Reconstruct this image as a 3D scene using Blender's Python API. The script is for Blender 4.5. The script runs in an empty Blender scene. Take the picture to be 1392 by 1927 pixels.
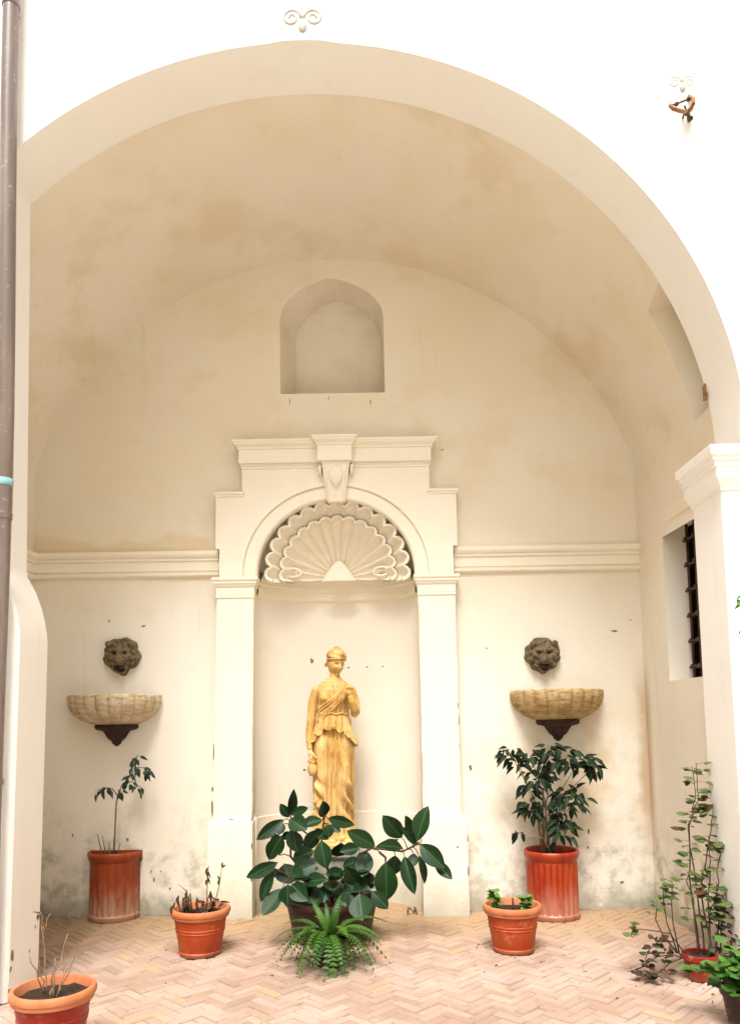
import bpy, bmesh, math, random
from mathutils import Vector, Matrix, noise
R = math.radians
PI = math.pi
sc = bpy.context.scene
col = sc.collection

# ------------------------------------------------------------------ camera
cd = bpy.data.cameras.new('camera')
cam = bpy.data.objects.new('camera', cd); col.objects.link(cam); sc.camera = cam
cd.sensor_fit = 'VERTICAL'; cd.sensor_height = 36; cd.lens = 1437.87 * 36 / 1927
cd.shift_y = (1221.47 - 963.5) / 1927
cd.clip_start = .05; cd.clip_end = 500
r_, u_, f_ = (.99987, .00342, -.01553), (.01579, -.09429, .99542), (-.00194, .99554, .09433)
cam.matrix_world = Matrix(((r_[0], u_[0], -f_[0], .2858), (r_[1], u_[1], -f_[1], -6.2034), (r_[2], u_[2], -f_[2], 1.5), (0, 0, 0, 1)))

# ------------------------------------------------------------------ sky, sun, exposure
w = bpy.data.worlds.new('World'); sc.world = w; w.use_nodes = True
nt = w.node_tree; nt.nodes.clear()
SUN_EL, SUN_AZ = 60, -9          # elevation, degrees to the right of straight out of the arch
sky = nt.nodes.new('ShaderNodeTexSky'); sky.sky_type = 'NISHITA'; sky.sun_disc = False
sky.sun_elevation = R(SUN_EL); sky.sun_rotation = R(180 - SUN_AZ)
sky.air_density = 1; sky.dust_density = 4; sky.ozone_density = 1
hs = nt.nodes.new('ShaderNodeHueSaturation'); hs.inputs['Saturation'].default_value = .30
bg = nt.nodes.new('ShaderNodeBackground'); bg.inputs['Strength'].default_value = .088
ow = nt.nodes.new('ShaderNodeOutputWorld')
nt.links.new(sky.outputs[0], hs.inputs['Color']); nt.links.new(hs.outputs[0], bg.inputs[0]); nt.links.new(bg.outputs[0], ow.inputs[0])
sl = bpy.data.lights.new('sun', 'SUN'); sl.energy = 1.5; sl.angle = R(22); sl.color = (1, .97, .93)
sun = bpy.data.objects.new('sun', sl); col.objects.link(sun)
sd = Vector((math.sin(R(SUN_AZ)) * math.cos(R(SUN_EL)), -math.cos(R(SUN_AZ)) * math.cos(R(SUN_EL)), math.sin(R(SUN_EL))))
sun.rotation_euler = sd.to_track_quat('Z', 'Y').to_euler(); sun.location = sd * 30
vs = sc.view_settings
vs.view_transform = 'Standard'; vs.look = 'None'; vs.gamma = 1; vs.use_curve_mapping = False
vs.exposure = 1.62
sc.render.engine = 'CYCLES'
sc.cycles.max_bounces = 8; sc.cycles.diffuse_bounces = 5; sc.cycles.glossy_bounces = 3
sc.cycles.use_denoising = True
sc.cycles.sample_clamp_indirect = 8

# ------------------------------------------------------------------ helpers
def tag(o, label=None, cat=None, group=None, kind=None):
    if label: o['label'] = label
    if cat: o['category'] = cat
    if group: o['group'] = group
    if kind: o['kind'] = kind
    return o

def empty(name, loc=(0, 0, 0), label=None, cat=None, group=None):
    o = bpy.data.objects.new(name, None); col.objects.link(o); o.location = loc
    o.empty_display_size = .1
    return tag(o, label, cat, group)

def link(name, me, parent=None, loc=None, rot=None, scale=None):
    """meshes hold world coordinates; a parent Empty at its base is compensated"""
    o = bpy.data.objects.new(name, me); col.objects.link(o)
    if loc is not None: o.location = loc
    if rot is not None: o.rotation_euler = rot
    if scale is not None: o.scale = scale
    if parent is not None:
        o.parent = parent
        off = Vector((0, 0, 0)); q = parent
        while q is not None: off += q.location; q = q.parent
        o.location = Vector(o.location) - off
    return o

class MB:
    def __init__(s): s.v = []; s.f = []
    def add(s, vs, fs):
        n = len(s.v); s.v += [tuple(p) for p in vs]; s.f += [tuple(i + n for i in f) for f in fs]; return s
    def box(s, x0, x1, y0, y1, z0, z1):
        return s.add([(x0, y0, z0), (x1, y0, z0), (x1, y1, z0), (x0, y1, z0), (x0, y0, z1), (x1, y0, z1), (x1, y1, z1), (x0, y1, z1)],
                     [(0, 3, 2, 1), (4, 5, 6, 7), (0, 1, 5, 4), (1, 2, 6, 5), (2, 3, 7, 6), (3, 0, 4, 7)])
    def grid(s, rows, closed_u=False, closed_v=False):
        n = len(rows); m = len(rows[0]); fs = []
        for i in range(n if closed_v else n - 1):
            for j in range(m if closed_u else m - 1):
                a = i * m + j; b = i * m + (j + 1) % m; c = ((i + 1) % n) * m + (j + 1) % m; d = ((i + 1) % n) * m + j
                fs.append((a, b, c, d))
        return s.add([p for r in rows for p in r], fs)
    def lathe(s, prof, cx=0, cy=0, cz=0, seg=32, a0=0, a1=2 * PI, rf=None):
        full = abs(a1 - a0 - 2 * PI) < 1e-6
        k = seg if full else seg + 1
        rows = []
        for (r, z) in prof:
            row = []
            for j in range(k):
                a = a0 + (a1 - a0) * j / seg
                rr = r if rf is None else rf(r, z, a)
                row.append((cx + rr * math.cos(a), cy + rr * math.sin(a), cz + z))
            rows.append(row)
        return s.grid(rows, closed_u=full)
    def tube(s, pts, rad, seg=6, cap=True):
        pts = [Vector(p) for p in pts]; n = len(pts)
        rad = rad if isinstance(rad, (list, tuple)) else [rad] * n
        rows = []; up = None
        for i, p in enumerate(pts):
            t = (pts[min(i + 1, n - 1)] - pts[max(i - 1, 0)])
            t = t.normalized() if t.length > 1e-9 else Vector((0, 0, 1))
            if up is None:
                up = Vector((0, 0, 1)) if abs(t.z) < .9 else Vector((1, 0, 0))
            up = (up - t * up.dot(t)); up = up.normalized() if up.length > 1e-6 else t.orthogonal().normalized()
            sd_ = t.cross(up)
            rows.append([p + (up * math.cos(2 * PI * j / seg) + sd_ * math.sin(2 * PI * j / seg)) * rad[i] for j in range(seg)])
        b = len(s.v); s.grid(rows, closed_u=True)
        if cap:
            s.f.append(tuple(b + j for j in range(seg))[::-1]); s.f.append(tuple(b + (n - 1) * seg + j for j in range(seg)))
        return s
    def sphere(s, c, r, seg=12, rings=8):
        r = r if isinstance(r, (list, tuple)) else (r, r, r)
        rows = [[(c[0] + r[0] * math.sin(PI * i / rings) * math.cos(2 * PI * j / seg), c[1] + r[1] * math.sin(PI * i / rings) * math.sin(2 * PI * j / seg),
                  c[2] + r[2] * math.cos(PI * i / rings)) for j in range(seg)] for i in range(rings + 1)]
        return s.grid(rows, closed_u=True)
    def mesh(s, name, mat, smooth=False, sharp=None, weld=True):
        me = bpy.data.meshes.new(name); me.from_pydata(s.v, [], s.f)
        bm = bmesh.new(); bm.from_mesh(me)
        if weld: bmesh.ops.remove_doubles(bm, verts=bm.verts, dist=1e-5)
        bmesh.ops.recalc_face_normals(bm, faces=bm.faces)
        if smooth:
            for f in bm.faces: f.smooth = True
            if sharp:
                for e in bm.edges:
                    if len(e.link_faces) == 2 and e.calc_face_angle(0) > R(sharp): e.smooth = False
        bm.to_mesh(me); bm.free()
        if mat: me.materials.append(mat)
        return me
    def build(s, name, mat, parent=None, smooth=False, sharp=None, bevel=0, weld=True):
        o = link(name, s.mesh(name, mat, smooth, sharp, weld), parent)
        if bevel:
            m = o.modifiers.new('edge', 'BEVEL'); m.width = bevel; m.segments = 2; m.limit_method = 'ANGLE'; m.angle_limit = R(35)
            m.harden_normals = False
        return o

def flat_holes(name, outer, holes, y, mat, parent=None):
    """a plane at depth y (x, z outlines) with holes"""
    bm = bmesh.new(); es = []
    for lp in [outer] + holes:
        vv = [bm.verts.new((p[0], y, p[1])) for p in lp]
        for i in range(len(vv)): es.append(bm.edges.new((vv[i], vv[(i + 1) % len(vv)])))
    bmesh.ops.triangle_fill(bm, use_beauty=True, use_dissolve=False, edges=es, normal=(0, -1, 0))
    bmesh.ops.recalc_face_normals(bm, faces=bm.faces)
    me = bpy.data.meshes.new(name); bm.to_mesh(me); bm.free(); me.materials.append(mat)
    return link(name, me, parent)

def ledge(mb, x0, x1, yb, yf, prof):
    """stacked rectangle loft: prof = (offset, z) from bottom to top, returns mitred on both sides and the front"""
    rows = [[(x0 - o, yb, z), (x0 - o, yf - o, z), (x1 + o, yf - o, z), (x1 + o, yb, z)] for o, z in prof]
    n = len(mb.v); mb.grid(rows)
    mb.f.append((n, n + 1, n + 2, n + 3)); k = n + 4 * (len(prof) - 1); mb.f.append((k + 3, k + 2, k + 1, k))
    return mb

def rn(a, b): return random.uniform(a, b)
def lerp(a, b, t): return a + (b - a) * t

# ------------------------------------------------------------------ materials
class NT:
    def __init__(s, name):
        s.m = bpy.data.materials.new(name); s.m.use_nodes = True; s.t = s.m.node_tree
        s.b = s.t.nodes['Principled BSDF']
    def n(s, typ, **kw):
        nd = s.t.nodes.new(typ)
        for k, v in kw.items():
            if k in ('operation', 'blend_type', 'data_type', 'noise_dimensions', 'feature', 'interpolation_type', 'clamp', 'distance', 'wave_type', 'bands_direction'): setattr(nd, k, v)
        return nd
    def setin(s, nd, i, v):
        if hasattr(v, 'is_output'): s.t.links.new(v, nd.inputs[i])
        else: nd.inputs[i].default_value = v
    def pos(s): return s.n('ShaderNodeNewGeometry').outputs['Position']
    def obj(s): return s.n('ShaderNodeTexCoord').outputs['Object']
    def noise(s, vec, scale, detail=4, rough=.55):
        nd = s.n('ShaderNodeTexNoise'); s.setin(nd, 'Vector', vec); nd.inputs['Scale'].default_value = scale
        nd.inputs['Detail'].default_value = detail; nd.inputs['Roughness'].default_value = rough
        return nd.outputs['Fac']
    def math(s, op, a, b=0., c=None):
        nd = s.n('ShaderNodeMath', operation=op); s.setin(nd, 0, a); s.setin(nd, 1, b)
        if c is not None: s.setin(nd, 2, c)
        return nd.outputs[0]
    def ramp(s, v, a, b, c=0., d=1.):
        nd = s.n('ShaderNodeMapRange'); nd.clamp = True; nd.interpolation_type = 'SMOOTHSTEP'
        s.setin(nd, 0, v)
        for i, q in enumerate((a, b, c, d)): nd.inputs[i + 1].default_value = q
        return nd.outputs[0]
    def mix(s, f, a, b, bt='MIX'):
        nd = s.n('ShaderNodeMix', data_type='RGBA', blend_type=bt)
        def q(v): return v if hasattr(v, 'is_output') else ((*v, 1) if len(v) == 3 else v)
        s.setin(nd, 0, f); s.setin(nd, 6, q(a)); s.setin(nd, 7, q(b)); return nd.outputs[2]
    def sep(s, v):
        nd = s.n('ShaderNodeSeparateXYZ'); s.setin(nd, 0, v); return nd.outputs
    def bump(s, h, strength=.3, dist=.01, prev=None):
        nd = s.n('ShaderNodeBump'); s.setin(nd, 'Height', h); nd.inputs['Strength'].default_value = strength; nd.inputs['Distance'].default_value = dist
        if prev is not None: s.setin(nd, 'Normal', prev)
        return nd.outputs[0]
    def out(s, color, rough=.8, normal=None, spec=.3, **kw):
        s.setin(s.b, 'Base Color', color if hasattr(color, 'is_output') else (*color, 1)); s.setin(s.b, 'Roughness', rough)
        s.b.inputs['Specular IOR Level'].default_value = spec
        if normal is not None: s.setin(s.b, 'Normal', normal)
        for k, v in kw.items(): s.setin(s.b, k, v)
        return s.m

def plaster(name, base, alt, stain=(.42, .36, .25), damp=0., corner=False, bumps=.38, mottle=None, lower=None):
    t = NT(name); p = t.pos()
    big = t.noise(p, .7, 3); mid = t.noise(p, 3.1, 5, .6); fine = t.noise(p, 42, 4, .6)
    c = t.mix(t.ramp(big, .35, .68), base, alt)
    if mottle:
        c = t.mix(t.math('MULTIPLY', t.ramp(t.noise(t.vscale(p, (1, 1, 1.3)), 1.15, 5, .6), .50, .62), .75), c, mottle[0])
        c = t.mix(t.math('MULTIPLY', t.ramp(t.noise(t.vscale(p, (1.2, 1, 1)), .9, 4, .55), .52, .66), .6), c, mottle[1])
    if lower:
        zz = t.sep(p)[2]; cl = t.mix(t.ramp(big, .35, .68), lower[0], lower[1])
        c = t.mix(t.ramp(t.math('ADD', zz, t.math('MULTIPLY', mid, .5)), 2.55, 3.1, 1, 0), c, cl)  # wall whitens downwards: the brighter light there is put into the colour
    c = t.mix(t.math('MULTIPLY', t.ramp(mid, .56, .78), .30), c, [q * .86 for q in base])
    if damp:
        x, y, z = t.sep(p)
        dz = t.math('SUBTRACT', t.math('MULTIPLY', mid, 1.5), z)              # ragged tide line of rising damp
        d1 = t.ramp(dz, -.15, .55)
        blot = t.ramp(t.noise(p, 7.5, 6, .65), .42, .66)
        c = t.mix(t.math('MULTIPLY', t.math('MULTIPLY', d1, blot), .70 * damp), c, (.36, .345, .25))
        low = t.ramp(t.math('ADD', z, t.math('MULTIPLY', t.noise(p, 9, 4), .22)), .10, .34, 1, 0)
        c = t.mix(t.math('MULTIPLY', low, .7 * damp), c, (.25, .24, .17))
        yel = t.math('MULTIPLY', t.math('MULTIPLY', t.ramp(x, .9, 1.7), t.ramp(z, .35, .8)), t.ramp(z, 1.15, 1.75, 1, 0))
        yel = t.math('MULTIPLY', t.math('MULTIPLY', yel, t.ramp(x, 2.44, 2.49, 1, .2)), t.ramp(t.noise(p, 2.3, 5, .6), .40, .62))
        c = t.mix(t.math('MULTIPLY', yel, .55), c, (.60, .43, .20))
        # flakes where lime has come off
        fl = t.math('MULTIPLY', t.ramp(t.noise(p, 11, 6, .7), .60, .66), t.ramp(z, .7, 1.25, 1, 0))
        c = t.mix(t.math('MULTIPLY', fl, .5), c, (.78, .73, .62))
        if corner:
            cx = t.ramp(t.math('ADD', x, t.math('MULTIPLY', mid, .16)), 2.46, 2.56)
            cz = t.math('MULTIPLY', t.ramp(z, .1, .9), t.ramp(z, 1.5, 2.1, 1, 0))
            c = t.mix(t.math('MULTIPLY', t.math('MULTIPLY', t.math('MULTIPLY', cx, cz), t.ramp(y, -.16, -.02)), .6), c, (.45, .27, .10))
        tide = t.math('MULTIPLY', t.ramp(t.math('ADD', z, t.math('MULTIPLY', t.noise(p, 1.9, 5, .6), .5)), 3.22, 3.30, 1, 0), t.math('MULTIPLY', t.ramp(z, 2.90, 2.93), t.ramp(x, -1.1, -.9, 1, 0)))
        c = t.mix(t.math('MULTIPLY', tide, .45), c, (.66, .50, .27))
    # faint hand patches and hairline runs
    st = t.noise(t.vscale(p, (3.5, 3.5, .35)), 2.2, 4, .6)
    c = t.mix(t.math('MULTIPLY', t.ramp(st, .6, .8), .22), c, stain)
    h = t.math('ADD', t.math('MULTIPLY', fine, .35), mid)
    return t.out(c, .92, t.bump(h, bumps, .012), .15)
def _vscale(s, v, k):
    nd = s.n('ShaderNodeVectorMath', operation='MULTIPLY'); s.setin(nd, 0, v); nd.inputs[1].default_value = k; return nd.outputs[0]
NT.vscale = _vscale

M = {}
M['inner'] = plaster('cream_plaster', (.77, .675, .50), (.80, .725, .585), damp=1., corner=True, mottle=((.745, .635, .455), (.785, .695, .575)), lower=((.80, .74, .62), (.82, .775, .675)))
M['vault'] = plaster('vault_plaster', (.735, .64, .475), (.785, .715, .60), stain=(.58, .47, .3), mottle=((.70, .59, .415), (.775, .70, .61)))
M['facade'] = plaster('white_limewash', (.84, .80, .73), (.86, .83, .77), stain=(.7, .66, .58), bumps=.12)
M['stucco'] = plaster('pale_stucco', (.84, .76, .60), (.85, .78, .64), stain=(.62, .55, .42), bumps=.12)
M['pier'] = plaster('pier_limewash', (.87, .84, .78), (.88, .86, .81), stain=(.6, .55, .46), bumps=.15)
M['ochre'] = plaster('ochre_render', (.34, .24, .13), (.40, .29, .17))
def stucco_low():
    t = NT('damp_stucco'); p = t.pos(); x, y, z = t.sep(p)
    c = t.mix(t.ramp(t.noise(p, 1.5, 4), .35, .65), (.84, .76, .60), (.84, .78, .66))
    n5 = t.noise(p, 5, 6, .65)
    low = t.ramp(t.math('ADD', z, t.math('MULTIPLY', n5, .5)), .22, .62, 1, 0)
    c = t.mix(t.math('MULTIPLY', low, .75), c, (.42, .40, .31))
    c = t.mix(t.math('MULTIPLY', t.ramp(t.noise(p, 14, 5, .7), .60, .68), .35), c, (.5, .45, .33))
    return t.out(c, .9, t.bump(t.noise(p, 22, 5, .6), .25, .008), .15)
M['stucco_low'] = stucco_low()
def simple(name, a, b, scale=6, rough=.7, bump=.2, bs=30, spec=.3, dist=.005, use='pos', **kw):
    t = NT(name); p = t.pos() if use == 'pos' else t.obj()
    c = t.mix(t.ramp(t.noise(p, scale, 5, .6), .35, .65), a, b)
    return t.out(c, rough, t.bump(t.noise(p, bs, 4, .6), bump, dist), spec, **kw)
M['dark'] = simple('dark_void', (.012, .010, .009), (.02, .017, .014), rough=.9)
M['iron'] = simple('rusty_iron', (.055, .03, .018), (.10, .05, .025), 20, .65)
M['brown_iron'] = simple('rust_brown_iron', (.30, .14, .05), (.20, .09, .035), 30, .6)
M['chip'] = simple('bare_render', (.16, .12, .08), (.24, .19, .13), 40, .95)

def brick_mat():
    t = NT('worn_brick'); p = t.pos()
    rnd = t.n('ShaderNodeObjectInfo').outputs['Random']
    att = t.n('ShaderNodeAttribute'); att.attribute_name = 'tone'
    tone = t.math('FRACT', t.math('ADD', rnd, att.outputs['Fac']))
    c = t.mix(tone, (.31, .205, .15), (.42, .30, .235))
    c = t.mix(t.math('MULTIPLY', t.ramp(tone, .93, .98), .7), c, (.50, .28, .15))
    n = t.noise(p, 1.6, 4)
    c = t.mix(t.math('MULTIPLY', t.ramp(n, .42, .66), .55), c, (.48, .375, .315))     # worn pale by feet, dust
    x, y, z = t.sep(p)
    dirt_shade = t.math('MULTIPLY', t.ramp(t.math('ADD', y, t.math('MULTIPLY', n, .9)), -.75, .25), .75)
    c = t.mix(dirt_shade, c, (.36, .235, .115))                                           # earth towards the wall, with the shade there put into the colour
    c = t.mix(t.math('MULTIPLY', t.ramp(t.noise(p, 60, 4, .7), .55, .75), .35), c, (.34, .23, .16))
    c = t.mix(t.math('MULTIPLY', t.ramp(t.noise(p, 4.2, 6, .7), .54, .66), .45), c, (.33, .22, .14))   # spills and old stains
    return t.out(c, .85, t.bump(t.noise(p, 55, 5, .65), .35, .006), .25)
M['brick'] = brick_mat()
M['mortar'] = simple('sandy_mortar', (.32, .24, .17), (.25, .18, .125), 5, .95, .4, 60)
M['ground'] = simple('courtyard_paving', (.74, .69, .62), (.68, .63, .56), 3, .9, .4, 40)

def terracotta(name, a, b, bloom=0., rough=.55, ztop=.3, spec=.4):
    t = NT(name); p = t.pos(); x, y, z = t.sep(p)
    c = t.mix(t.ramp(t.noise(p, 7, 5, .6), .35, .66), a, b)
    if bloom:
        f = t.ramp(t.math('ADD', z, t.math('MULTIPLY', t.noise(t.vscale(p, (3, 3, .8)), 5, 5, .65), .55)), .30, .58, 1, 0)
        c = t.mix(t.math('MULTIPLY', f, bloom), c, (.50, .33, .22))
        streak = t.ramp(t.noise(t.vscale(p, (14, 14, 1.2)), 1.6, 4), .5, .7)
        c = t.mix(t.math('MULTIPLY', streak, .5), c, [q * .45 for q in a])
    else:
        c = t.mix(t.math('MULTIPLY', t.ramp(t.noise(p, 13, 6, .7), .56, .70), .38), c, (.58, .36, .24))
        c = t.mix(t.math('MULTIPLY', t.ramp(t.noise(t.vscale(p, (10, 10, 1.5)), 1.7, 5, .65), .52, .70), .4), c, [q * .5 for q in a])
        c = t.mix(t.math('MULTIPLY', t.ramp(t.math('ADD', z, t.math('MULTIPLY', t.noise(p, 20, 4), .06)), .035, .075, 1, 0), .6), c, (.22, .12, .06))
    return t.out(c, rough, t.bump(t.noise(p, 45, 5, .65), .3, .004), spec)
M['terra'] = terracotta('orange_terracotta', (.35, .043, .006), (.42, .068, .011))
M['terra_rim'] = terracotta('rubbed_terracotta_rim', (.55, .205, .09), (.47, .145, .05))
M['terra_old'] = terracotta('weathered_terracotta', (.31, .054, .009), (.23, .034, .006), bloom=.65, rough=.5)
M['terra_red'] = terracotta('red_terracotta', (.30, .024, .006), (.36, .044, .009), bloom=.42, rough=.36)
M['terra_deep'] = terracotta('deep_red_terracotta', (.24, .014, .007), (.30, .022, .009), rough=.4)
M['terra_dark'] = terracotta('dark_red_plastic', (.028, .007, .006), (.018, .006, .005), rough=.5)
M['soil'] = simple('potting_soil', (.05, .028, .016), (.022, .013, .009), 25, .95, .9, 70, dist=.02)

# ================================================================== the place: floor
gm = MB().grid([[(-60 + 120 * i / 8, -60 + 60 * j / 6 if j < 6 else 30, -.034) for i in range(9)] for j in range(7)])
tag(gm.build('ground', M['ground']), 'pale stone courtyard ground stretching out in front of the arch', 'ground', kind='structure')
fl = MB().box(-2.9, 2.9, -3.3, .55, -.03, -.007).build('courtyard_floor', M['mortar'])
tag(fl, 'herringbone brick floor of the vaulted bay', 'floor', kind='structure')
random.seed(3)
BW, BL = .060, .180
def brick_mesh():
    mb = MB(); g = .0034; x, y = BL / 2 - g, BW / 2 - g; b = .005
    rings = [[(-x, -y, -.022), (x, -y, -.022), (x, y, -.022), (-x, y, -.022)], [(-x, -y, -.006), (x, -y, -.006), (x, y, -.006), (-x, y, -.006)],
             [(-x + b, -y + b, 0), (x - b, -y + b, 0), (x - b, y - b, 0), (-x + b, y - b, 0)]]
    mb.grid(rings, closed_u=True); mb.f.append((8, 9, 10, 11)); return mb
bricks = []
ca = math.cos(PI / 4)
for r in range(-84, 84):
    for c in range(-84, 84):
        k = (c - r) % 6
        if k == 0: cx, cy, ang = (c + 1.5) * BW, (r + .5) * BW, 0
        elif k == 5: cx, cy, ang = (c + .5) * BW, (r + 1.5) * BW, PI / 2
        else: continue
        X, Y = (cx - cy) * ca + .02, (cx + cy) * ca - 1.2
        if -2.62 < X < 2.62 and -2.75 < Y < .30:
            bricks.append((X, Y, ang + PI / 4 + rn(-.035, .035), rn(-.005, .003), rn(-.035, .035), rn(-.02, .02)))
me_b = brick_mesh().mesh('brick', M['brick'])
def in_view(b): return b[1] > -2.42 and abs(b[0] - .25) < (b[1] + 6.2) * .49
vis = sorted([b for b in bricks if in_view(b)], key=lambda b: b[1])
near = set(id(b) for b in vis[:300])
rest = MB(); tones = []
src = brick_mesh()
for b in bricks:
    X, Y, a, dz, tx, ty = b
    if id(b) in near:
        o = link('brick', me_b, fl, (X, Y, dz), (tx, ty, a))
    else:
        m = Matrix.Translation((X, Y, dz)) @ Matrix.Rotation(a, 4, 'Z') @ Matrix.Rotation(tx, 4, 'X')
        rest.add([m @ Vector(p) for p in src.v], src.f); tones += [rn(0, 1)] * len(src.v)
ro = rest.build('herringbone_bricks', M['brick'], fl, weld=False)
at = ro.data.attributes.new('tone', 'FLOAT', 'POINT'); at.data.foreach_set('value', tones)
tag(ro, kind='stuff')

# ================================================================== the place: the vaulted bay
HW, YB, YF = 2.494, -1.482, -1.876
ZC, RB = 2.824, 2.626
X1, Z1, R1 = -.086, 3.09, 2.58
lg = empty('vaulted_loggia', (0, 0, 0), 'white and cream plastered loggia bay with a wide round arch and barrel vault', 'building')

def arc_profile(cx, cz, rad, x0, x1, zs, n=72):
    """from (x1, zs) up, over the circle, down to (x0, zs)"""
    def zat(x): return cz + math.sqrt(max(rad * rad - (x - cx) ** 2, 0))
    pts = [(x1, zs)]
    a0 = math.acos(max(-1, min(1, (x1 - cx) / rad))); a1 = math.acos(max(-1, min(1, (x0 - cx) / rad)))
    for i in range(121):
        a = lerp(a0, a1, i / 120); pts.append((cx + rad * math.cos(a), cz + rad * math.sin(a)))
    pts.append((x0, zs))
    d = [0]
    for i in range(1, len(pts)): d.append(d[-1] + math.dist(pts[i], pts[i - 1]))
    out = []; k = 0
    for i in range(n + 1):
        t = d[-1] * i / n
        while k < len(d) - 2 and d[k + 1] < t: k += 1
        u = (t - d[k]) / max(d[k + 1] - d[k], 1e-9)
        out.append((lerp(pts[k][0], pts[k + 1][0], u), lerp(pts[k][1], pts[k + 1][1], u)))
    return out
pb = arc_profile(0, ZC, RB, -HW, HW, 2.85); pf = arc_profile(X1, Z1, R1 + .012, X1 - R1 - .012, X1 + R1 + .012, 2.85)
rows = []
for j in range(15):
    t = j / 14; y = lerp(.01, YB - .003, t); row = []
    for a, b in zip(pb, pf):
        x, z = lerp(a[0], b[0], t), lerp(a[1], b[1], t)
        k = 0 if j == 0 else 1
        d = noise.noise((x * .9, y * 1.3, z * .9)) * .022 * k
        row.append((x + d * (-x / 2.6), y, z - d * (z - 2.85) / 2.8))
    rows.append(row)
vault = MB().grid(rows).build('vault', M['vault'], lg, smooth=True)

# back wall with its openings
def arch_loop(cx, hw, z0, zs, rz, n=24, point=0.):
    lp = [(cx - hw, z0), (cx + hw, z0)]
    for i in range(n + 1):
        a = PI * i / n
        lp.append((cx + hw * math.cos(a), zs + rz * math.sin(a) ** (1 + point)))
    return lp
WN = arch_loop(-.010, .440, 4.257, 4.90, .348, 22)
WN = [(x + .006 * math.sin(z * 9), z + (.03 * (abs(x) < .2) * (1 - abs(x) / .2) if z > 5.1 else 0)) for x, z in WN]
NICHE = arch_loop(.007, .70, .0005, 2.70, .70, 24)
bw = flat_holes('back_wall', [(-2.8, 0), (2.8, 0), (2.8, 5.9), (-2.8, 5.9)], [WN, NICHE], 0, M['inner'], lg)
# the blind window above: splayed reveal and its back
inn = [( .02 + (x + .010) * .86 + .012, 4.257 + (z - 4.257) * .965 + .03 * (1 - min(1, abs(x) / .44)) * (z > 4.9)) for x, z in WN]
rv = MB().grid([[(x, 0, z) for x, z in WN], [(x, .34, z) for x, z in inn]], closed_u=True)
n0 = len(rv.v); rv.add([(x, .34, z) for x, z in inn], [tuple(range(len(inn)))])
rv.build('blind_window', M['vault'], lg)
# side walls
sw = []
hx = HW
# right wall as pieces round the barred opening (y -1.36..-.52, z 1.765..2.945)
rw = MB()
oy0, oy1, oz0, oz1 = -1.36, -.522, 1.765, 2.945
def quad(mb, *p): mb.add(p, [(0, 1, 2, 3)])
quad(rw, (hx, .01, 0), (hx, oy1, 0), (hx, oy1, 3.05), (hx, .01, 3.05))
quad(rw, (hx, oy1, 0), (hx, oy0, 0), (hx, oy0, oz0), (hx, oy1, oz0))
quad(rw, (hx, oy1, oz1), (hx, oy0, oz1), (hx, oy0, 3.05), (hx, oy1, 3.05))
quad(rw, (hx, oy0, 0), (hx, YB, 0), (hx, YB, 3.05), (hx, oy0, 3.05))
dx = hx + .19
quad(rw, (hx, oy1, oz0), (hx, oy1, oz1), (dx, oy1 - .012, oz1 - .02), (dx, oy1 - .012, oz0))
quad(rw, (hx, oy0, oz0), (hx, oy0, oz1), (dx, oy0, oz1 - .02), (dx, oy0, oz0))
quad(rw, (hx, oy0, oz1), (hx, oy1, oz1), (dx, oy1 - .012, oz1 - .02), (dx, oy0, oz1 - .02))
quad(rw, (hx, oy0, oz0), (hx, oy1, oz0), (dx, oy1 - .012, oz0), (dx, oy0, oz0))
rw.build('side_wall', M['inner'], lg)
lw = MB(); quad(lw, (-hx, .01, 0), (-hx - .17, YB, 0), (-hx - .17, YB, 3.05), (-hx, .01, 3.05))
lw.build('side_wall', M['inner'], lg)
# barred window in the right wall
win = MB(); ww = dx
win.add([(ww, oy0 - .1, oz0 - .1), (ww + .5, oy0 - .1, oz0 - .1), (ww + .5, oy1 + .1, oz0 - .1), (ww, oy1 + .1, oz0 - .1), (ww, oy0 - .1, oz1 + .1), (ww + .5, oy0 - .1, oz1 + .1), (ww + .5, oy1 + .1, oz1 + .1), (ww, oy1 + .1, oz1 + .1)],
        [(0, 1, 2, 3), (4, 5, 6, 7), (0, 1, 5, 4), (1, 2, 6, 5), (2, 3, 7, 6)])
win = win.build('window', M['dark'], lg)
for i in range(6):
    y = oy1 - .075 - i * .135
    MB().tube([(dx - .035, y, oz0), (dx - .035, y, oz1)], .011, 8).build('upright_bar', M['iron'], win, smooth=True)
for i in range(6):
    z = oz0 + .10 + i * .19
    b = MB().tube([(dx - .035, oy0, z), (dx - .035, oy1, z)], .009, 8)
    for k in range(6):
        y = oy1 - .075 - k * .135; b.box(dx - .055, dx - .015, y - .016, y + .016, z - .016, z + .016)
    b.build('cross_bar', M['iron'], win)

# string course, two lengths, on the back wall; a return on each side wall
SCP = [(0, 2.700), (.016, 2.702), (.034, 2.716), (.034, 2.738), (.012, 2.742), (.014, 2.752), (.022, 2.756), (.022, 2.832), (.036, 2.838), (.036, 2.858), (.050, 2.866), (.060, 2.884), (.060, 2.914), (0, 2.924)]
for x0, x1, ret in ((-HW, -.955, -1), (.975, HW, 0)):
    mb = MB(); mb.grid([[(x0, .004 - o - .002, z), (x1, .004 - o - .002, z)] for o, z in SCP])
    if ret:
        mb.grid([[(-HW + o, .002 - o, z), (-HW - .17 + o, YB, z)] for o, z in SCP])
    mb.build('string_course', M['stucco'], lg)

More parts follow.
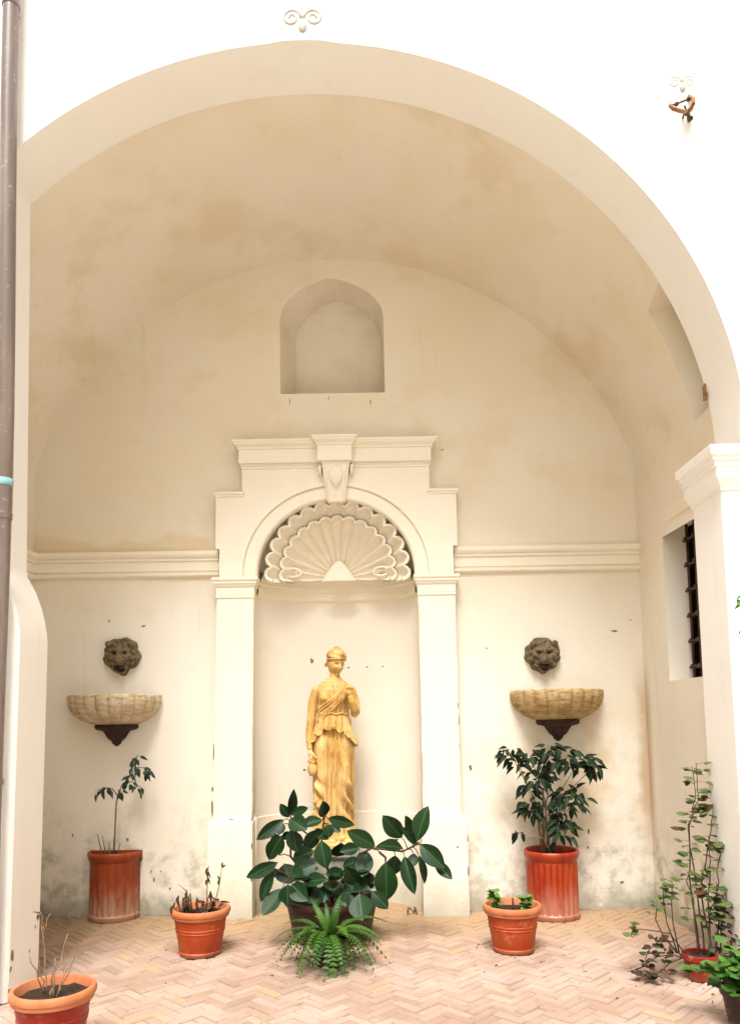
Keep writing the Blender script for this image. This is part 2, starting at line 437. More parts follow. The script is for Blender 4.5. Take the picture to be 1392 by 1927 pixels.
# front arch: soffit band and the white facade
N = 72
front = []
for i in range(N + 1):
    a = PI * i / N
    d = .010 * noise.noise((math.cos(a) * 2.2, math.sin(a) * 2.2, .3))
    lift = .014 if abs(a - PI * .497) < .07 else 0          # nick of the keystone under the arch
    front.append((X1 + (R1 + d + lift) * math.cos(a), Z1 + (R1 + d + lift) * math.sin(a)))
bandback = [(X1 + R1 * math.cos(PI * i / N), Z1 + R1 * math.sin(PI * i / N)) for i in range(N + 1)]
zlo = 2.9
fr = [(front[0][0], zlo)] + front + [(front[-1][0], zlo)]; bb = [(bandback[0][0], zlo)] + bandback + [(bandback[-1][0], zlo)]
band = MB().grid([[(x, YF, z) for x, z in fr], [(lerp(a[0], b[0], .5), (YF + YB) / 2, lerp(a[1], b[1], .5)) for a, b in zip(fr, bb)], [(x, YB, z) for x, z in bb],
                  [(x + .05 * (x - X1) / R1, YB, z + .05 * max(0, (z - Z1) / R1)) for x, z in bb]])
band.build('arch_soffit', M['facade'], lg, smooth=True, sharp=40)
FX, FZ = 7.0, 9.5
outer = [(-FX, 0), (-2.9, 0), (-2.9, 2.9), fr[-1]] + fr[-2:0:-1] + [fr[0], (2.7, 2.9), (2.7, 0), (FX, 0), (FX, FZ), (-FX, FZ)]
flat_holes('facade_wall', outer, [], YF, M['facade'], lg)
# faint pilaster strip at the far right of the facade
MB().box(2.50, 6.9, YF - .008, YF - .001, 3.2, 9.4).build('facade_strip', M['facade'], lg, bevel=.003)
# right pier with its impost
pr = MB().box(2.322, 6.95, YF - .004, YB, 0, 2.83).build('pier', M['pier'], lg, bevel=.012)
IMP = [(0, 2.80), (.010, 2.802), (.010, 2.815), (.045, 2.862), (.050, 2.868), (.050, 2.925), (.062, 2.929), (.062, 2.957), (.076, 2.961), (.076, 2.985), (.092, 2.990), (.098, 3.032), (.098, 3.040), (0, 3.046)]
im = MB(); rows = [[(2.325 - o, YB + .01, z), (2.325 - o, YF - .006 - o, z), (6.95, YF - .006 - o, z)] for o, z in IMP]
im.grid(rows); n = len(im.v); im.add([r[0] for r in rows], [tuple(range(len(rows)))])
im.build('impost', M['pier'], pr)
# left pier: rises into the arch, swells into a rounded shoulder lower down
PL = [(-1.735, 0), (-1.729, .13), (-1.727, .6), (-1.722, 1.4), (-1.720, 2.0), (-1.724, 2.06), (-1.738, 2.14), (-1.762, 2.23), (-1.800, 2.33), (-1.838, 2.40), (-1.855, 2.43), (-1.862, 2.47), (-1.870, 2.9), (-1.888, 4.0), (-1.905, 5.0), (-1.905, 5.3)]
lp = MB(); rows = []
for y, in_ in ((YF - .006, -.012), (YF + .010, .0), (YB - .012, .0), (YB, -.012)):
    rows.append([(x + in_, y, z) for x, z in PL])
lp.grid(rows)
lp.grid([[(x - .012, YF - .006, z) for x, z in PL], [(-6.95, YF - .006, z) for x, z in PL]])
lp.grid([[(x - .012, YB, z) for x, z in PL], [(-3.2, YB, z) for x, z in PL]])
lp.build('pier', M['pier'], lg, smooth=True, sharp=24)

# slot cut into the right haunch of the vault, behind the arch band
def cut_slot(o, y0, y1, z0, z1, depth_x):
    bm = bmesh.new(); bm.from_mesh(o.data)
    for co, no in (((0, y0, 0), (0, 1, 0)), ((0, y1, 0), (0, 1, 0)), ((0, y0, z1), (0, .16, 1)), ((0, 0, z0), (0, 0, 1))):
        fs = [f for f in bm.faces if f.calc_center_median().x > 1.5]
        g = set(fs) | set(e for f in fs for e in f.edges) | set(v for f in fs for v in f.verts)
        bmesh.ops.bisect_plane(bm, geom=list(g), plane_co=co, plane_no=no, dist=1e-6)
    dead = []
    for f in bm.faces:
        c = f.calc_center_median()
        if c.x > 1.5 and y0 < c.y < y1 and z0 < c.z < z1 - .16 * (c.y - y0): dead.append(f)
    es = set(e for f in dead for e in f.edges); ds = set(dead)
    rim = [e for e in es if any(f not in ds for f in e.link_faces)]
    bmesh.ops.delete(bm, geom=dead, context='FACES_ONLY')
    rim = [e for e in rim if e.is_valid]
    r = bmesh.ops.extrude_edge_only(bm, edges=rim)
    for v in r['geom']:
        if isinstance(v, bmesh.types.BMVert): v.co.x = depth_x; v.co.y = y0 + (v.co.y - y0) * .5      # splayed far jamb
    for e in rim: e.smooth = False
    for f in r['geom']:
        if isinstance(f, bmesh.types.BMFace): f.smooth = False
    bm.to_mesh(o.data); bm.free()
cut_slot(vault, YB + .012, -1.185, 3.48, 4.325, 2.80)
MB().box(2.79, 2.83, YB + .005, -1.15, 3.4, 4.4).build('slot_back', M['vault'], lg)

# chips and nail holes where the plaster has come away
random.seed(11)
CH = [[-0.229, 2.046, 0.039, 0.069], [1.222, 2.079, 0.017, 0.017], [2.267, 2.206, 0.06, 0.021], [2.401, 2.292, 0.021, 0.017], [1.991, 0.6, 0.021, 0.052], [1.977, 0.475, 0.017, 0.03], [-2.12, 0.632, 0.017, 0.03], [-1.682, 0.592, 0.021, 0.039], [-1.467, 0.279, 0.017, 0.06], [-1.413, 0.34, 0.017, 0.017], [-1.34, 0.207, 0.017, 0.026], [-1.489, 0.341, 0.017, 0.034], [0.904, 3.753, 0.026, 0.013], [-1.576, 2.307, 0.034, 0.021], [-1.856, 2.355, 0.017, 0.034], [-0.369, 4.194, 0.009, 0.069], [-0.042, 4.212, 0.009, 0.052], [0.311, 4.173, 0.009, 0.06], [1.066, 1.117, 0.034, 0.052], [2.239, 0.203, 0.034, 0.026]]
def chip(x, y, z, a, b, parent, ax='y'):
    mb = MB(); n = 9; ring = []; rim = []
    for i in range(n):
        t = 2 * PI * i / n; k = rn(.55, 1.1); u, v = a / 2 * k * math.cos(t) + .25 * b * math.sin(t) * (a > b), b / 2 * k * math.sin(t)
        rim.append((u, 0, v)); ring.append((u * .7, -.003, v * .7))
    mb.grid([rim, ring], closed_u=True); mb.f.append(tuple(range(n, 2 * n)))
    if ax == 'y': mb.v = [(x + p[0], y + p[1], z + p[2]) for p in mb.v]
    else: mb.v = [(x - p[1], y + p[0], z + p[2]) for p in mb.v]
    return mb.build('chip', M['chip'], parent)
for x, z, a, b in CH[1:]:
    chip(x, 0, z, a, b, bw)

# the rest of the courtyard the arch opens on: three plain walls round and behind the viewer
for nm, (x0, x1, y0, y1) in (('courtyard_wall', (-7.5, 7.5, -13.4, -13.0)), ('courtyard_wall', (-7.4, -7.0, -13.0, -1.9)), ('courtyard_wall', (7.0, 7.4, -13.0, -1.9))):
    o = MB().box(x0, x1, y0, y1, -.03, 9.5).build(nm, M['facade']); o['kind'] = 'structure'

# ================================================================== the niche and its stucco frame
CX = .007
nc = empty('shell_niche', (CX, 0, 0), 'tall stucco framed niche with a scallop shell hood in the back wall', 'niche')
def ell(t, rx, ry): return (CX + rx * math.sin(t), ry * math.cos(t))
SEG = 40
def concave(prof, n=SEG):
    """prof = (inset, z): a curved strip that follows the hollow of the niche"""
    return [[(*ell(-PI / 2 + PI * j / n, .672 - o, .40 - o), z) for j in range(n + 1)] for o, z in prof]
hollow = MB().grid(concave([(0, .742), (0, 1.2), (.002, 1.8), (0, 2.71)])); 
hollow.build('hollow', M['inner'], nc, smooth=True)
MB().grid(concave([(.010, -.006), (.010, .742), (0, .744)])).build('hollow_base', M['stucco_low'], nc, smooth=True, sharp=30)
bd = MB().grid(concave([(0, 2.535), (.022, 2.548), (.03, 2.56), (.03, 2.61), (.04, 2.615), (.04, 2.64), (.055, 2.65), (.055, 2.672), (.065, 2.70), (.095, 2.735), (.0, 2.76)]))
bd.build('hood_band', M['stucco'], nc, smooth=True, sharp=25)
for x in (-.30, .085, .245, .382):
    a = math.asin((x - CX) / .672); chip(x, .40 * math.cos(a) - .003, 1.968 if x > 0 else 1.10, .02, .018, nc)
chip(-.229, .40 * math.cos(math.asin(.236 / .672)) - .004, 2.03, .03, .055, nc)
dome = MB().grid([[(CX + .672 * math.cos(el) * math.sin(t), .40 * math.cos(t) * math.cos(el) + .002, 2.685 + .66 * math.sin(el)) for t in [-PI / 2 + PI * j / 32 for j in range(33)]] for el in [PI / 2 * i / 14 for i in range(15)]])
dome.build('hood_dome', M['stucco'], nc, smooth=True)

# shell: an outer scalloped tier, an inner fan, lips and hinge
NF = 15; HZ = 2.735
def scal(th, span, n=NF):
    s = ((th - span[0]) / (span[1] - span[0]) * n) % 1.0
    return 1 - 4 * (s - .5) ** 2
SP = (R(-9), R(189))
def tier(r0, y0, r1, y1, amp_r, amp_y, nt=10, lip=.014, zs=1., power=1.6):
    rows = []; K = NF * 12
    for i in range(nt + 1):
        t = i / nt; row = []
        for j in range(K + 1):
            th = SP[0] + (SP[1] - SP[0]) * j / K; b = scal(th, SP)
            r = lerp(r0, r1, t) * (1 + amp_r * (b - .35) * t ** 1.5)
            y = lerp(y0, y1, t ** power) + amp_y * b * min(1, t * 1.4) * (1 - .55 * t)
            row.append((CX + .01 + r * math.cos(th), y, HZ + r * zs * math.sin(th)))
        rows.append(row)
    mb = MB().grid(rows)
    rim = rows[-1]
    mb.tube([(p[0], p[1] - .004, p[2]) for p in rim[::2]], lip, 6)
    return mb
shell = tier(.38, .20, .556, -.022, .095, .035, lip=.017, power=1.0).build('scallop_shell', M['stucco'], nc, smooth=True, sharp=60)
tier(.02, .28, .455, .045, .085, .050, nt=18, lip=.015, power=1.8).build('shell_fan', M['stucco'], shell, smooth=True, sharp=60)
hg = MB()
for i in range(9): pass
rows = []
for i in range(8):
    t = i / 7; rr = .135 * (1 - t) ** .8 + .012
    rows.append([(CX + .012 + rr * math.cos(a), .205 - .035 * (1 - t) * math.sin(a), 2.690 + .175 * t) for a in [PI * k / 12 for k in range(13)]])
MB().grid(rows).build('shell_hinge', M['stucco'], shell, smooth=True)
for s in (-1, 1):
    pts = []
    for i in range(22):
        a = i / 21 * 3.2 * PI; r = .062 * (1 - .72 * i / 21)
        pts.append((CX + s * .37 + s * r * math.cos(a) * 1.5, .10 + .004 * i / 3, 2.745 + r * math.sin(a) * .75))
    MB().tube(pts, .012, 6).build('shell_scroll', M['stucco'], shell, smooth=True)

# archivolt ring (revolved about the axis of the niche)
AZ = 2.70
prof = [(.64, .03), (.64, -.074), (.652, -.088), (.742, -.088), (.747, -.080), (.752, -.080), (.757, -.104), (.790, -.104), (.798, -.096), (.798, -.02)]
rows = [[(CX + r * math.cos(a), y, AZ + r * .965 * math.sin(a)) for a in [PI * k / 64 for k in range(65)]] for r, y in prof]
for row, (r, y) in zip(rows, prof):
    row.insert(0, (CX + r, y, 2.672)); row.append((CX - r, y, 2.672))
MB().grid(rows).build('archivolt', M['stucco'], nc, smooth=True, sharp=30)

# eared panel behind the ring
def panel(outline, y0, y1):
    mb = MB(); n = len(outline)
    mb.add([(x, y1, z) for x, z in outline] + [(x, y0, z) for x, z in outline], [(i, (i + 1) % n, n + (i + 1) % n, n + i) for i in range(n)])
    return mb
arcpts = [(CX + .794 * math.cos(PI * k / 48), AZ + .794 * .965 * math.sin(PI * k / 48)) for k in range(49)]
ol = [(-.937, 2.675), (-.937, 2.915), (-.966, 2.915), (-.966, 3.385), (-.752, 3.385), (-.752, 3.64), (.780, 3.64), (.780, 3.385), (.996, 3.385), (.996, 2.915), (.962, 2.915), (.962, 2.675), (arcpts[0][0], 2.675)] + arcpts + [(arcpts[-1][0], 2.675)]
po = panel(ol, .0, -.10).build('eared_panel', M['stucco'], nc)
ff = flat_holes('panel_face', ol, [], -.10, M['stucco'], po)
for x0, x1 in ((-.970, -.748), (.776, 1.0)):
    ledge(MB(), x0, x1, 0, -.103, [(0, 3.345), (.005, 3.349), (.005, 3.362), (.014, 3.368), (.014, 3.384), (0, 3.392)]).build('ear_moulding', M['stucco'], po)
ledge(MB(), -.752, .780, 0, -.102, [(0, 3.575), (.006, 3.578), (.006, 3.592), (.014, 3.598), (.014, 3.616), (0, 3.620)]).build('architrave', M['stucco'], po)

# entablature with a broken-out block over the keystone
COR = [(0, 3.615), (0, 3.728), (.010, 3.731), (.010, 3.742), (.026, 3.758), (.036, 3.766), (.040, 3.780), (.046, 3.782), (.046, 3.800), (0, 3.806)]
ledge(MB(), -.776, .796, 0, -.140, COR).build('entablature', M['stucco'], nc, bevel=.003)
ledge(MB(), -.128, .150, -.01, -.205, [(o * 1.0, z + .006) for o, z in [(.0, 3.600)] + COR[1:]]).build('entablature_block', M['stucco'], nc, bevel=.003)
# keystone: tapered console with side scrolls and a leaf
ks = MB(); rows = []
for i in range(13):
    t = i / 12; z = lerp(3.606, 3.292, t); hwk = lerp(.118, .074, t ** .8)
    y = -.115 - .075 * (1 - t) ** 1.5 - .018 * math.sin(t * PI)
    rows.append([(.018 - hwk, -.05, z), (.018 - hwk, y + .012, z), (.018 - hwk + .018, y, z), (.018 - hwk + .026, y + .010, z), (.018, y + .004, z), (.018 + hwk - .026, y + .010, z), (.018 + hwk - .018, y, z), (.018 + hwk, y + .012, z), (.018 + hwk, -.05, z)])
ks.grid(rows); n = len(ks.v); ks.add(rows[-1], [tuple(range(9))]); ks.add(rows[0], [tuple(range(9))])
kob = ks.build('keystone', M['stucco'], nc, smooth=True, sharp=35)
for s in (-1, 1):
    pts = []
    for i in range(18):
        a = i / 17 * 2.6 * PI + .5; r = .044 * (1 - .7 * i / 17)
        pts.append((.018 + s * (.118 + .012), -.135 + r * math.cos(a), 3.545 + r * math.sin(a)))
    MB().tube(pts, .015, 6).build('console_scroll', M['stucco'], kob, smooth=True)
lf = MB(); rows = []
for i in range(9):
    t = i / 8; ww_ = .052 * math.sin(PI * (.12 + .85 * t)) ** .8; z = 3.555 - .15 * t
    yb = -.115 - .075 * (1 - (3.606 - z) / .314) ** 1.5 - .018
    rows.append([(.018 + ww_ * u, yb - .016 * (1 - u * u) - .01 * math.sin(t * PI) + (.006 if abs(u) < .1 else 0), z) for u in (-1, -.6, -.25, 0, .25, .6, 1)])
lf.grid(rows).build('console_leaf', M['stucco'], kob, smooth=True)

# pilasters
for s, xo0, xi0, xo1, xi1, bo, bi in ((-1, -.954, -.654, -.978, -.672, -1.014, -.663), (1, .967, .668, .970, .674, 1.013, .655)):
    pl = MB(); xs = sorted((xo0, xi0)); xl = sorted((xo1, xi1))
    rows = []
    for i in range(41):
        t = i / 40; z = lerp(.745, 2.53, t); a, b = lerp(xl[0], xs[0], t), lerp(xl[1], xs[1], t)
        k = 1.6 - t; a += .006 * k * noise.noise((s * 3., z * 5, 0)) + .003 * noise.noise((s, z * 19, 2)); b += .006 * k * noise.noise((s * 5., z * 5, 4)) + .003 * noise.noise((s, z * 19, 7))
        rows.append([(a, .05, z), (a, -.118, z), (b, -.118, z), (b, .05, z)])
    pl.grid(rows)
    p = pl.build('pilaster', M['stucco'], nc, bevel=.006)
    cx0, cx1 = xs
    cm = ledge(MB(), cx0, cx1, .03, -.12, [(0, 2.505), (.006, 2.508), (.006, 2.522), (0, 2.526), (.004, 2.532), (.004, 2.588), (.016, 2.606), (.018, 2.618), (.026, 2.622), (.026, 2.636), (.036, 2.652), (.036, 2.672), (0, 2.678)])
    cm.build('capital', M['stucco'], p, bevel=.002)
    b0, b1 = sorted((bo, bi))
    bs = ledge(MB(), b0, b1, .03, -.15, [(0, -.01), (0, .728), (-.012, .742), (-.03, .748)])
    bs.build('pedestal_block', M['stucco_low'], p, bevel=.007)

# ================================================================== lion masks and wall basins
def lion_stone():
    t = NT('dark_lion_stone'); p = t.pos()
    c = t.mix(t.ramp(t.noise(p, 16, 5, .65), .35, .66), (.20, .155, .085), (.105, .078, .042))
    c = t.mix(t.math('MULTIPLY', t.ramp(t.noise(p, 48, 4), .58, .72), .5), c, (.30, .25, .14))
    return t.out(c, .9, t.bump(t.noise(p, 70, 4, .65), .5, .008), .2)
M['lion'] = lion_stone()
M['lion_dark'] = simple('black_mask_stone', (.016, .011, .008), (.03, .02, .014), 30, .6)
def lion(cx, cz, hw, hz, seed, label):
    random.seed(seed)
    root = empty('lion_mask', (cx, 0, cz), label, 'lion mask', 'lion masks over the wall basins')
    NA, NR = 72, 26; rows = []
    ph = rn(0, 6)
    for i in range(NR + 1):
        r = i / NR; row = []
        for j in range(NA):
            a = 2 * PI * j / NA
            out = 1 + .045 * math.sin(a * 9 + ph) + .03 * math.sin(a * 5 + 2 * ph)
            low = max(0, -math.sin(a)) ** 3
            out *= 1 - .10 * low * abs(math.cos(a)) + .06 * max(0, -math.sin(a)) ** 12
            side = abs(math.cos(a)); 
            if math.sin(a) < -.35: out *= 1 - .22 * (side ** 1.2) * (-math.sin(a) - .35)
            u, v = r * math.cos(a), r * math.sin(a)
            h = .088 * (1 - r ** 3.2) ** .6
            def g(px, pz, sx, sz): return math.exp(-((u - px) / sx) ** 2 - ((v - pz) / sz) ** 2)
            h += .050 * g(0, -.28, .22, .26)                       # muzzle
            h += .020 * (g(-.13, -.38, .12, .1) + g(.13, -.38, .12, .1))
            h += .030 * g(0, .05, .09, .3)                          # nose ridge
            h -= .040 * (g(-.26, .10, .12, .08) + g(.26, .10, .12, .08))   # sockets
            h += .016 * (g(-.25, .10, .055, .05) + g(.25, .10, .055, .05))  # eyeballs
            h += .022 * (g(-.26, .24, .17, .07) + g(.26, .24, .17, .07))   # brows
            h += .020 * (g(-.45, -.12, .12, .18) + g(.45, -.12, .12, .18))  # cheeks
            h -= .075 * g(0, -.66, .20, .13)                        # open mouth
            h += .028 * g(0, -.88, .2, .07)                         # lower lip
            mane = min(1, max(0, (r - .58) / .2))
            if v < -.55 and abs(u) < .3: mane *= .2
            h += mane * .022 * (math.sin(a * 11 + r * 9 + ph) * math.sin(r * 15 - a * 2) + .5)
            h += .012 * noise.noise((u * 6 + seed, v * 6, 1.3)) * 1.2
            row.append((cx + hw * out * u, -max(h, 0) - .012 * (1 - r) + (.01 if i == NR else 0), cz + hz * out * v))
        rows.append(row)
    mb = MB().grid(rows, closed_u=True)
    mb.build('face', M['lion'], root, smooth=True)
    m = MB().sphere((cx, -.072, cz - .66 * hz), (.040, .03, .024), 14, 8); m.build('mouth', M['lion_dark'], root, smooth=True)  # black ball: darkness of the open mouth put into its colour
    for s in (-1, 1):
        MB().sphere((cx + s * .60 * hw, -.085, cz + .60 * hz), (.028, .022, .026), 10, 7).build('ear', M['lion'], root, smooth=True)
        MB().sphere((cx + s * .25 * hw, -.074, cz + .10 * hz), (.010, .006, .007), 8, 6).build('eye', M['lion_dark'], root, smooth=True)
lion(-1.742, 2.063, .150, .152, 4, 'brown stone lion mask with a black open mouth, over the basin by the thin ficus')
lion(1.672, 2.015, .146, .146, 9, 'brown stone lion mask over the basin above the bushy dark ficus')

def travertine():
    t = NT('pitted_travertine'); p = t.obj()
    lay = t.noise(t.vscale(p, (3, 3, 16)), 2.4, 5, .65)
    c = t.mix(t.ramp(lay, .36, .64), (.47, .36, .22), (.64, .53, .37))
    pit = t.ramp(t.noise(t.vscale(p, (1, 1, 2.2)), 26, 3, .5), .62, .68)
    c = t.mix(t.math('MULTIPLY', pit, .7), c, (.20, .14, .07))
    h = t.math('SUBTRACT', t.math('MULTIPLY', lay, .8), pit)
    return t.out(c, .85, t.bump(h, .5, .012), .25)
M['trav'] = travertine()
def travertine_brown():
    t = NT('stained_travertine'); p = t.obj()
    lay = t.noise(t.vscale(p, (3, 3, 14)), 2.6, 5, .65)
    c = t.mix(t.ramp(lay, .36, .64), (.34, .22, .09), (.52, .38, .19))
    pit = t.ramp(t.noise(t.vscale(p, (1, 1, 2.2)), 24, 3, .5), .60, .67)
    c = t.mix(t.math('MULTIPLY', pit, .7), c, (.16, .10, .04))
    return t.out(c, .85, t.bump(t.math('SUBTRACT', lay, pit), .5, .012), .25)
M['trav_b'] = travertine_brown()
M['bracket'] = simple('dark_bracket_stone', (.030, .014, .010), (.055, .028, .018), 18, .8, .5, 40)
def basin(cx, zr, mat, label, seed):
    random.seed(seed)
    root = empty('wall_basin', (cx, 0, zr), label, 'basin', 'fluted half round wall basins')
    NL = 11
    def rf(r, z, a):
        s = (a / PI * NL) % 1.0; b = abs(math.sin(PI * s)) ** .55
        k = min(1, max(0, (r - .10) / .15))
        return r * (1 - .065 * (1 - b) * k) + .004 * noise.noise((a * 3, z * 20, seed))
    prof = [(.335, .0), (.350, .012), (.368, .014), (.377, .006), (.379, -.02), (.374, -.055), (.358, -.10), (.326, -.145), (.275, -.182), (.205, -.212), (.150, -.222), (.02, -.224)]
    o = MB().lathe(prof, cx, 0, zr, 132, PI, 2 * PI, rf=lambda r, z, a: rf(r, z, a - PI)).build('bowl', mat, root, smooth=True, sharp=40)
    MB().lathe([(.345, .002), (.33, -.02), (.28, -.10), (.18, -.15), (.01, -.16)], cx, 0, zr, 48, PI, 2 * PI).build('bowl_hollow', mat, root, smooth=True)
    br = MB().lathe([(.172, -.222), (.174, -.246), (.155, -.262), (.108, -.272), (.088, -.300), (.070, -.330), (.040, -.355), (.034, -.372), (.012, -.392), (.001, -.396)], cx + .008, 0, zr, 40, PI, 2 * PI,
                    rf=lambda r, z, a: r * (1 + .05 * math.sin(a * 14) * (z < -.26)))
    br.build('bracket', M['bracket'], root, smooth=True, sharp=40)
basin(-1.785, 1.728, M['trav'], 'pale fluted travertine basin on the wall above the thin ficus', 3)
basin(1.767, 1.714, M['trav_b'], 'brown stained fluted basin on the wall above the bushy ficus', 8)

# ================================================================== statue
def statue_mat():
    t = NT('ochre_statue_stone'); p = t.pos()
    c = t.mix(t.ramp(t.noise(p, 6, 5, .6), .34, .66), (.54, .315, .078), (.67, .455, .18))
    run = t.ramp(t.noise(t.vscale(p, (7, 7, 2.2)), 2.6, 6, .7), .50, .66)
    c = t.mix(t.math('MULTIPLY', run, .7), c, (.36, .13, .014))
    return t.out(c, .62, t.bump(t.noise(p, 90, 4), .18, .003), .35)
M['statue'] = statue_mat()
SX, SY = -.035, .02
st = empty('statue', (SX, SY, .505), 'ochre stone statue of a draped woman in a soft cap holding a jug', 'statue')
def sm(a, b, x):
    t = max(0, min(1, (x - a) / (b - a))); return t * t * (3 - 2 * t)
def key(tab, z):
    if z <= tab[0][0]: return tab[0][1:]
    for i in range(len(tab) - 1):
        a, b = tab[i], tab[i + 1]
        if z <= b[0]:
            t = (z - a[0]) / (b[0] - a[0]); t = t * t * (3 - 2 * t)
            return tuple(lerp(p, q, t) for p, q in zip(a[1:], b[1:]))
    return tab[-1][1:]
# z, centre x, half width, half depth
BODY = [(z_, c_, a_ * .955, b_) for z_, c_, a_, b_ in [(.58, -.030, .172, .125), (.62, -.034, .160, .118), (.72, -.036, .155, .112), (.90, -.036, .158, .112), (1.10, -.034, .164, .116), (1.30, -.036, .163, .115), (1.40, -.038, .152, .108), (1.50, -.036, .132, .096),
        (1.56, -.034, .122, .090), (1.64, -.030, .128, .098), (1.70, -.028, .136, .104), (1.75, -.026, .142, .098), (1.79, -.024, .140, .082), (1.82, -.022, .112, .068), (1.845, -.020, .066, .056), (1.87, -.018, .045, .047), (1.92, -.015, .042, .045)]]
mb = MB(); rows = []
NA = 440
z = .58
while z <= 1.921:
    cx, a, b = key(BODY, z); row = []
    dress = sm(1.60, 1.50, z)
    for j in range(NA):
        f = 2 * PI * j / NA - PI              # 0 = front
        m = 0.
        # legs under the cloth: right leg (viewer's left) bears weight, left knee forward
        legs = sm(.72, 1.02, z) * sm(1.46, 1.28, z)
        m += legs * .17 * math.exp(-((f + .66) / .32) ** 2)
        knee = math.exp(-((z - 1.06) / .17) ** 2)
        m += legs * (.13 + .22 * knee) * math.exp(-((f - .64) / .30) ** 2)
        m -= legs * .10 * math.exp(-((f) / .26) ** 2)
        # bundle of hanging folds between the legs, all round lower down
        ctr = math.exp(-(f / .36) ** 4)
        back = sm(1.25, 1.6, abs(f))
        lowm = sm(1.0, .74, z)
        am = dress * max(ctr * sm(1.50, 1.40, z), back * .8, lowm * .9)
        ph = .9 * math.sin(z * 3.1) + (1.1 - z) * 1.4 * math.copysign(min(1, abs(f)), f) * lowm
        m += am * (.34 * (abs(math.sin(f * lerp(14, 9, lowm) + ph * .8)) ** .8 - .68) + .035 * math.sin(f * 37 + 1.3 + ph))
        # swags falling from the knee
        sw_ = sm(1.10, .98, z) * sm(.66, .80, z)
        m += sw_ * .17 * math.sin((z * 1.0 + f * .16) * 46) * math.exp(-((abs(f) - .95) / .4) ** 2)
        m += dress * .10 * sm(.70, .57, z) * (1 + .5 * math.sin(f * 9))
        # chest
        ch = math.exp(-((z - 1.685) / .042) ** 2)
        m += ch * .36 * (math.exp(-((f + .50) / .30) ** 2) + math.exp(-((f - .50) / .30) ** 2))
        m -= math.exp(-((z - 1.70) / .05) ** 2) * .05 * math.exp(-(f / .2) ** 2)
        # light pleats of the upper dress on her left and the waist
        wl = sm(1.66, 1.60, z) * sm(1.42, 1.50, z)
        m += wl * .10 * math.sin(f * 19)
        row.append((cx + a * (1 + m) * math.sin(f), SY - b * (1 + m) * math.cos(f), z))
    rows.append(row); z += .0088
mb.grid(rows, closed_u=True)
mb.f.append(tuple(range(NA))[::-1]); k = NA * (len(rows) - 1); mb.f.append(tuple(k + i for i in range(NA)))
# arms
RA = [(-.110, SY, 1.772), (-.164, SY + .005, 1.752), (-.196, SY + .012, 1.66), (-.208, SY + .010, 1.555), (-.222, SY - .010, 1.44), (-.226, SY - .035, 1.345), (-.220, SY - .052, 1.285)]
mb.tube(RA, [.046, .046, .042, .036, .034, .027, .021], 14)
LA = [(.060, SY, 1.772), (.110, SY + .005, 1.752), (.140, SY + .0, 1.66), (.150, SY - .035, 1.575), (.140, SY - .085, 1.565)]
mb.tube(LA, [.046, .046, .042, .038, .034], 14)
LF = [(.150, SY - .035, 1.572), (.140, SY - .095, 1.60), (.122, SY - .125, 1.66), (.112, SY - .132, 1.705)]
mb.tube(LF, [.036, .035, .028, .022], 14)
# left hand folded towards the shoulder
mb.sphere((.108, SY - .134, 1.735), (.026, .016, .032), 10, 8)
for i, (dx_, l) in enumerate(((-.020, .040), (-.007, .046), (.006, .043), (.018, .035))):
    mb.tube([(.108 + dx_, SY - .138, 1.752), (.106 + dx_ * 1.1, SY - .150, 1.752 + l * .55), (.104 + dx_ * 1.1, SY - .138, 1.752 + l * .8), (.103 + dx_, SY - .122, 1.752 + l * .75)], [.010, .010, .009, .007], 7)
mb.tube([(.088, SY - .138, 1.722), (.074, SY - .148, 1.740), (.072, SY - .146, 1.760)], [.011, .010, .008], 7)
# right hand closing on the jug handle
mb.sphere((-.212, SY - .062, 1.248), (.020, .028, .036), 10, 8)
for i in range(4):
    y = SY - .040 - i * .0155
    mb.tube([(-.206, y, 1.230), (-.202, y - .002, 1.200 - .004 * i), (-.188, y - .004, 1.186), (-.176, y - .004, 1.196)], [.0105, .010, .009, .007], 7)
mb.tube([(-.200, SY - .080, 1.258), (-.184, SY - .094, 1.236), (-.176, SY - .092, 1.212)], [.011, .010, .008], 7)
# feet
for s, yy in ((-.10, -.10), (.03, -.125)):
    mb.tube([(s, SY - .02, .60), (s, SY + yy + .02, .593), (s + .004, SY + yy - .03, .583)], [.03, .028, .02], 10)
# head, turned to her left and bowed
hc = Vector((-.006, SY - .012, 1.972)); HR = Matrix.Rotation(R(27), 3, 'Z') @ Matrix.Rotation(R(8), 3, 'X') @ Matrix.Rotation(R(6), 3, 'Y')
def head_pt(f, e):
    x, y, z_ = math.sin(f) * math.cos(e), -math.cos(f) * math.cos(e), math.sin(e)
    p = Vector((x * .066, y * .082, z_ * .104))
    if z_ < 0: p.x *= 1 - .30 * (-z_) ** 1.5; p.y *= 1 - .10 * (-z_)
    def g(fx, ez, sx, sz): return math.exp(-((f - fx) / sx) ** 2 - ((e - ez) / sz) ** 2)
    d = .036 * g(0, -.14, .11, .17) + .016 * g(0, -.26, .16, .08)                    # nose
    d -= .044 * (g(-.40, .02, .19, .10) + g(.40, .02, .19, .10))                     # sockets
    d += .009 * (g(-.40, .00, .11, .05) + g(.40, .00, .11, .05))
    d += .010 * (g(-.35, .19, .25, .06) + g(.35, .19, .25, .06))
    d += .016 * g(0, -.47, .22, .05) + .016 * g(0, -.60, .2, .05) - .024 * g(0, -.535, .28, .035) - .012 * g(0, -.71, .24, .05)
    d += .018 * g(0, -.88, .3, .13)                                                  # chin
    d += .006 * (g(-.6, -.25, .25, .22) + g(.6, -.25, .25, .22))
    p = p * (1 + d / .085)
    return hc + HR @ p
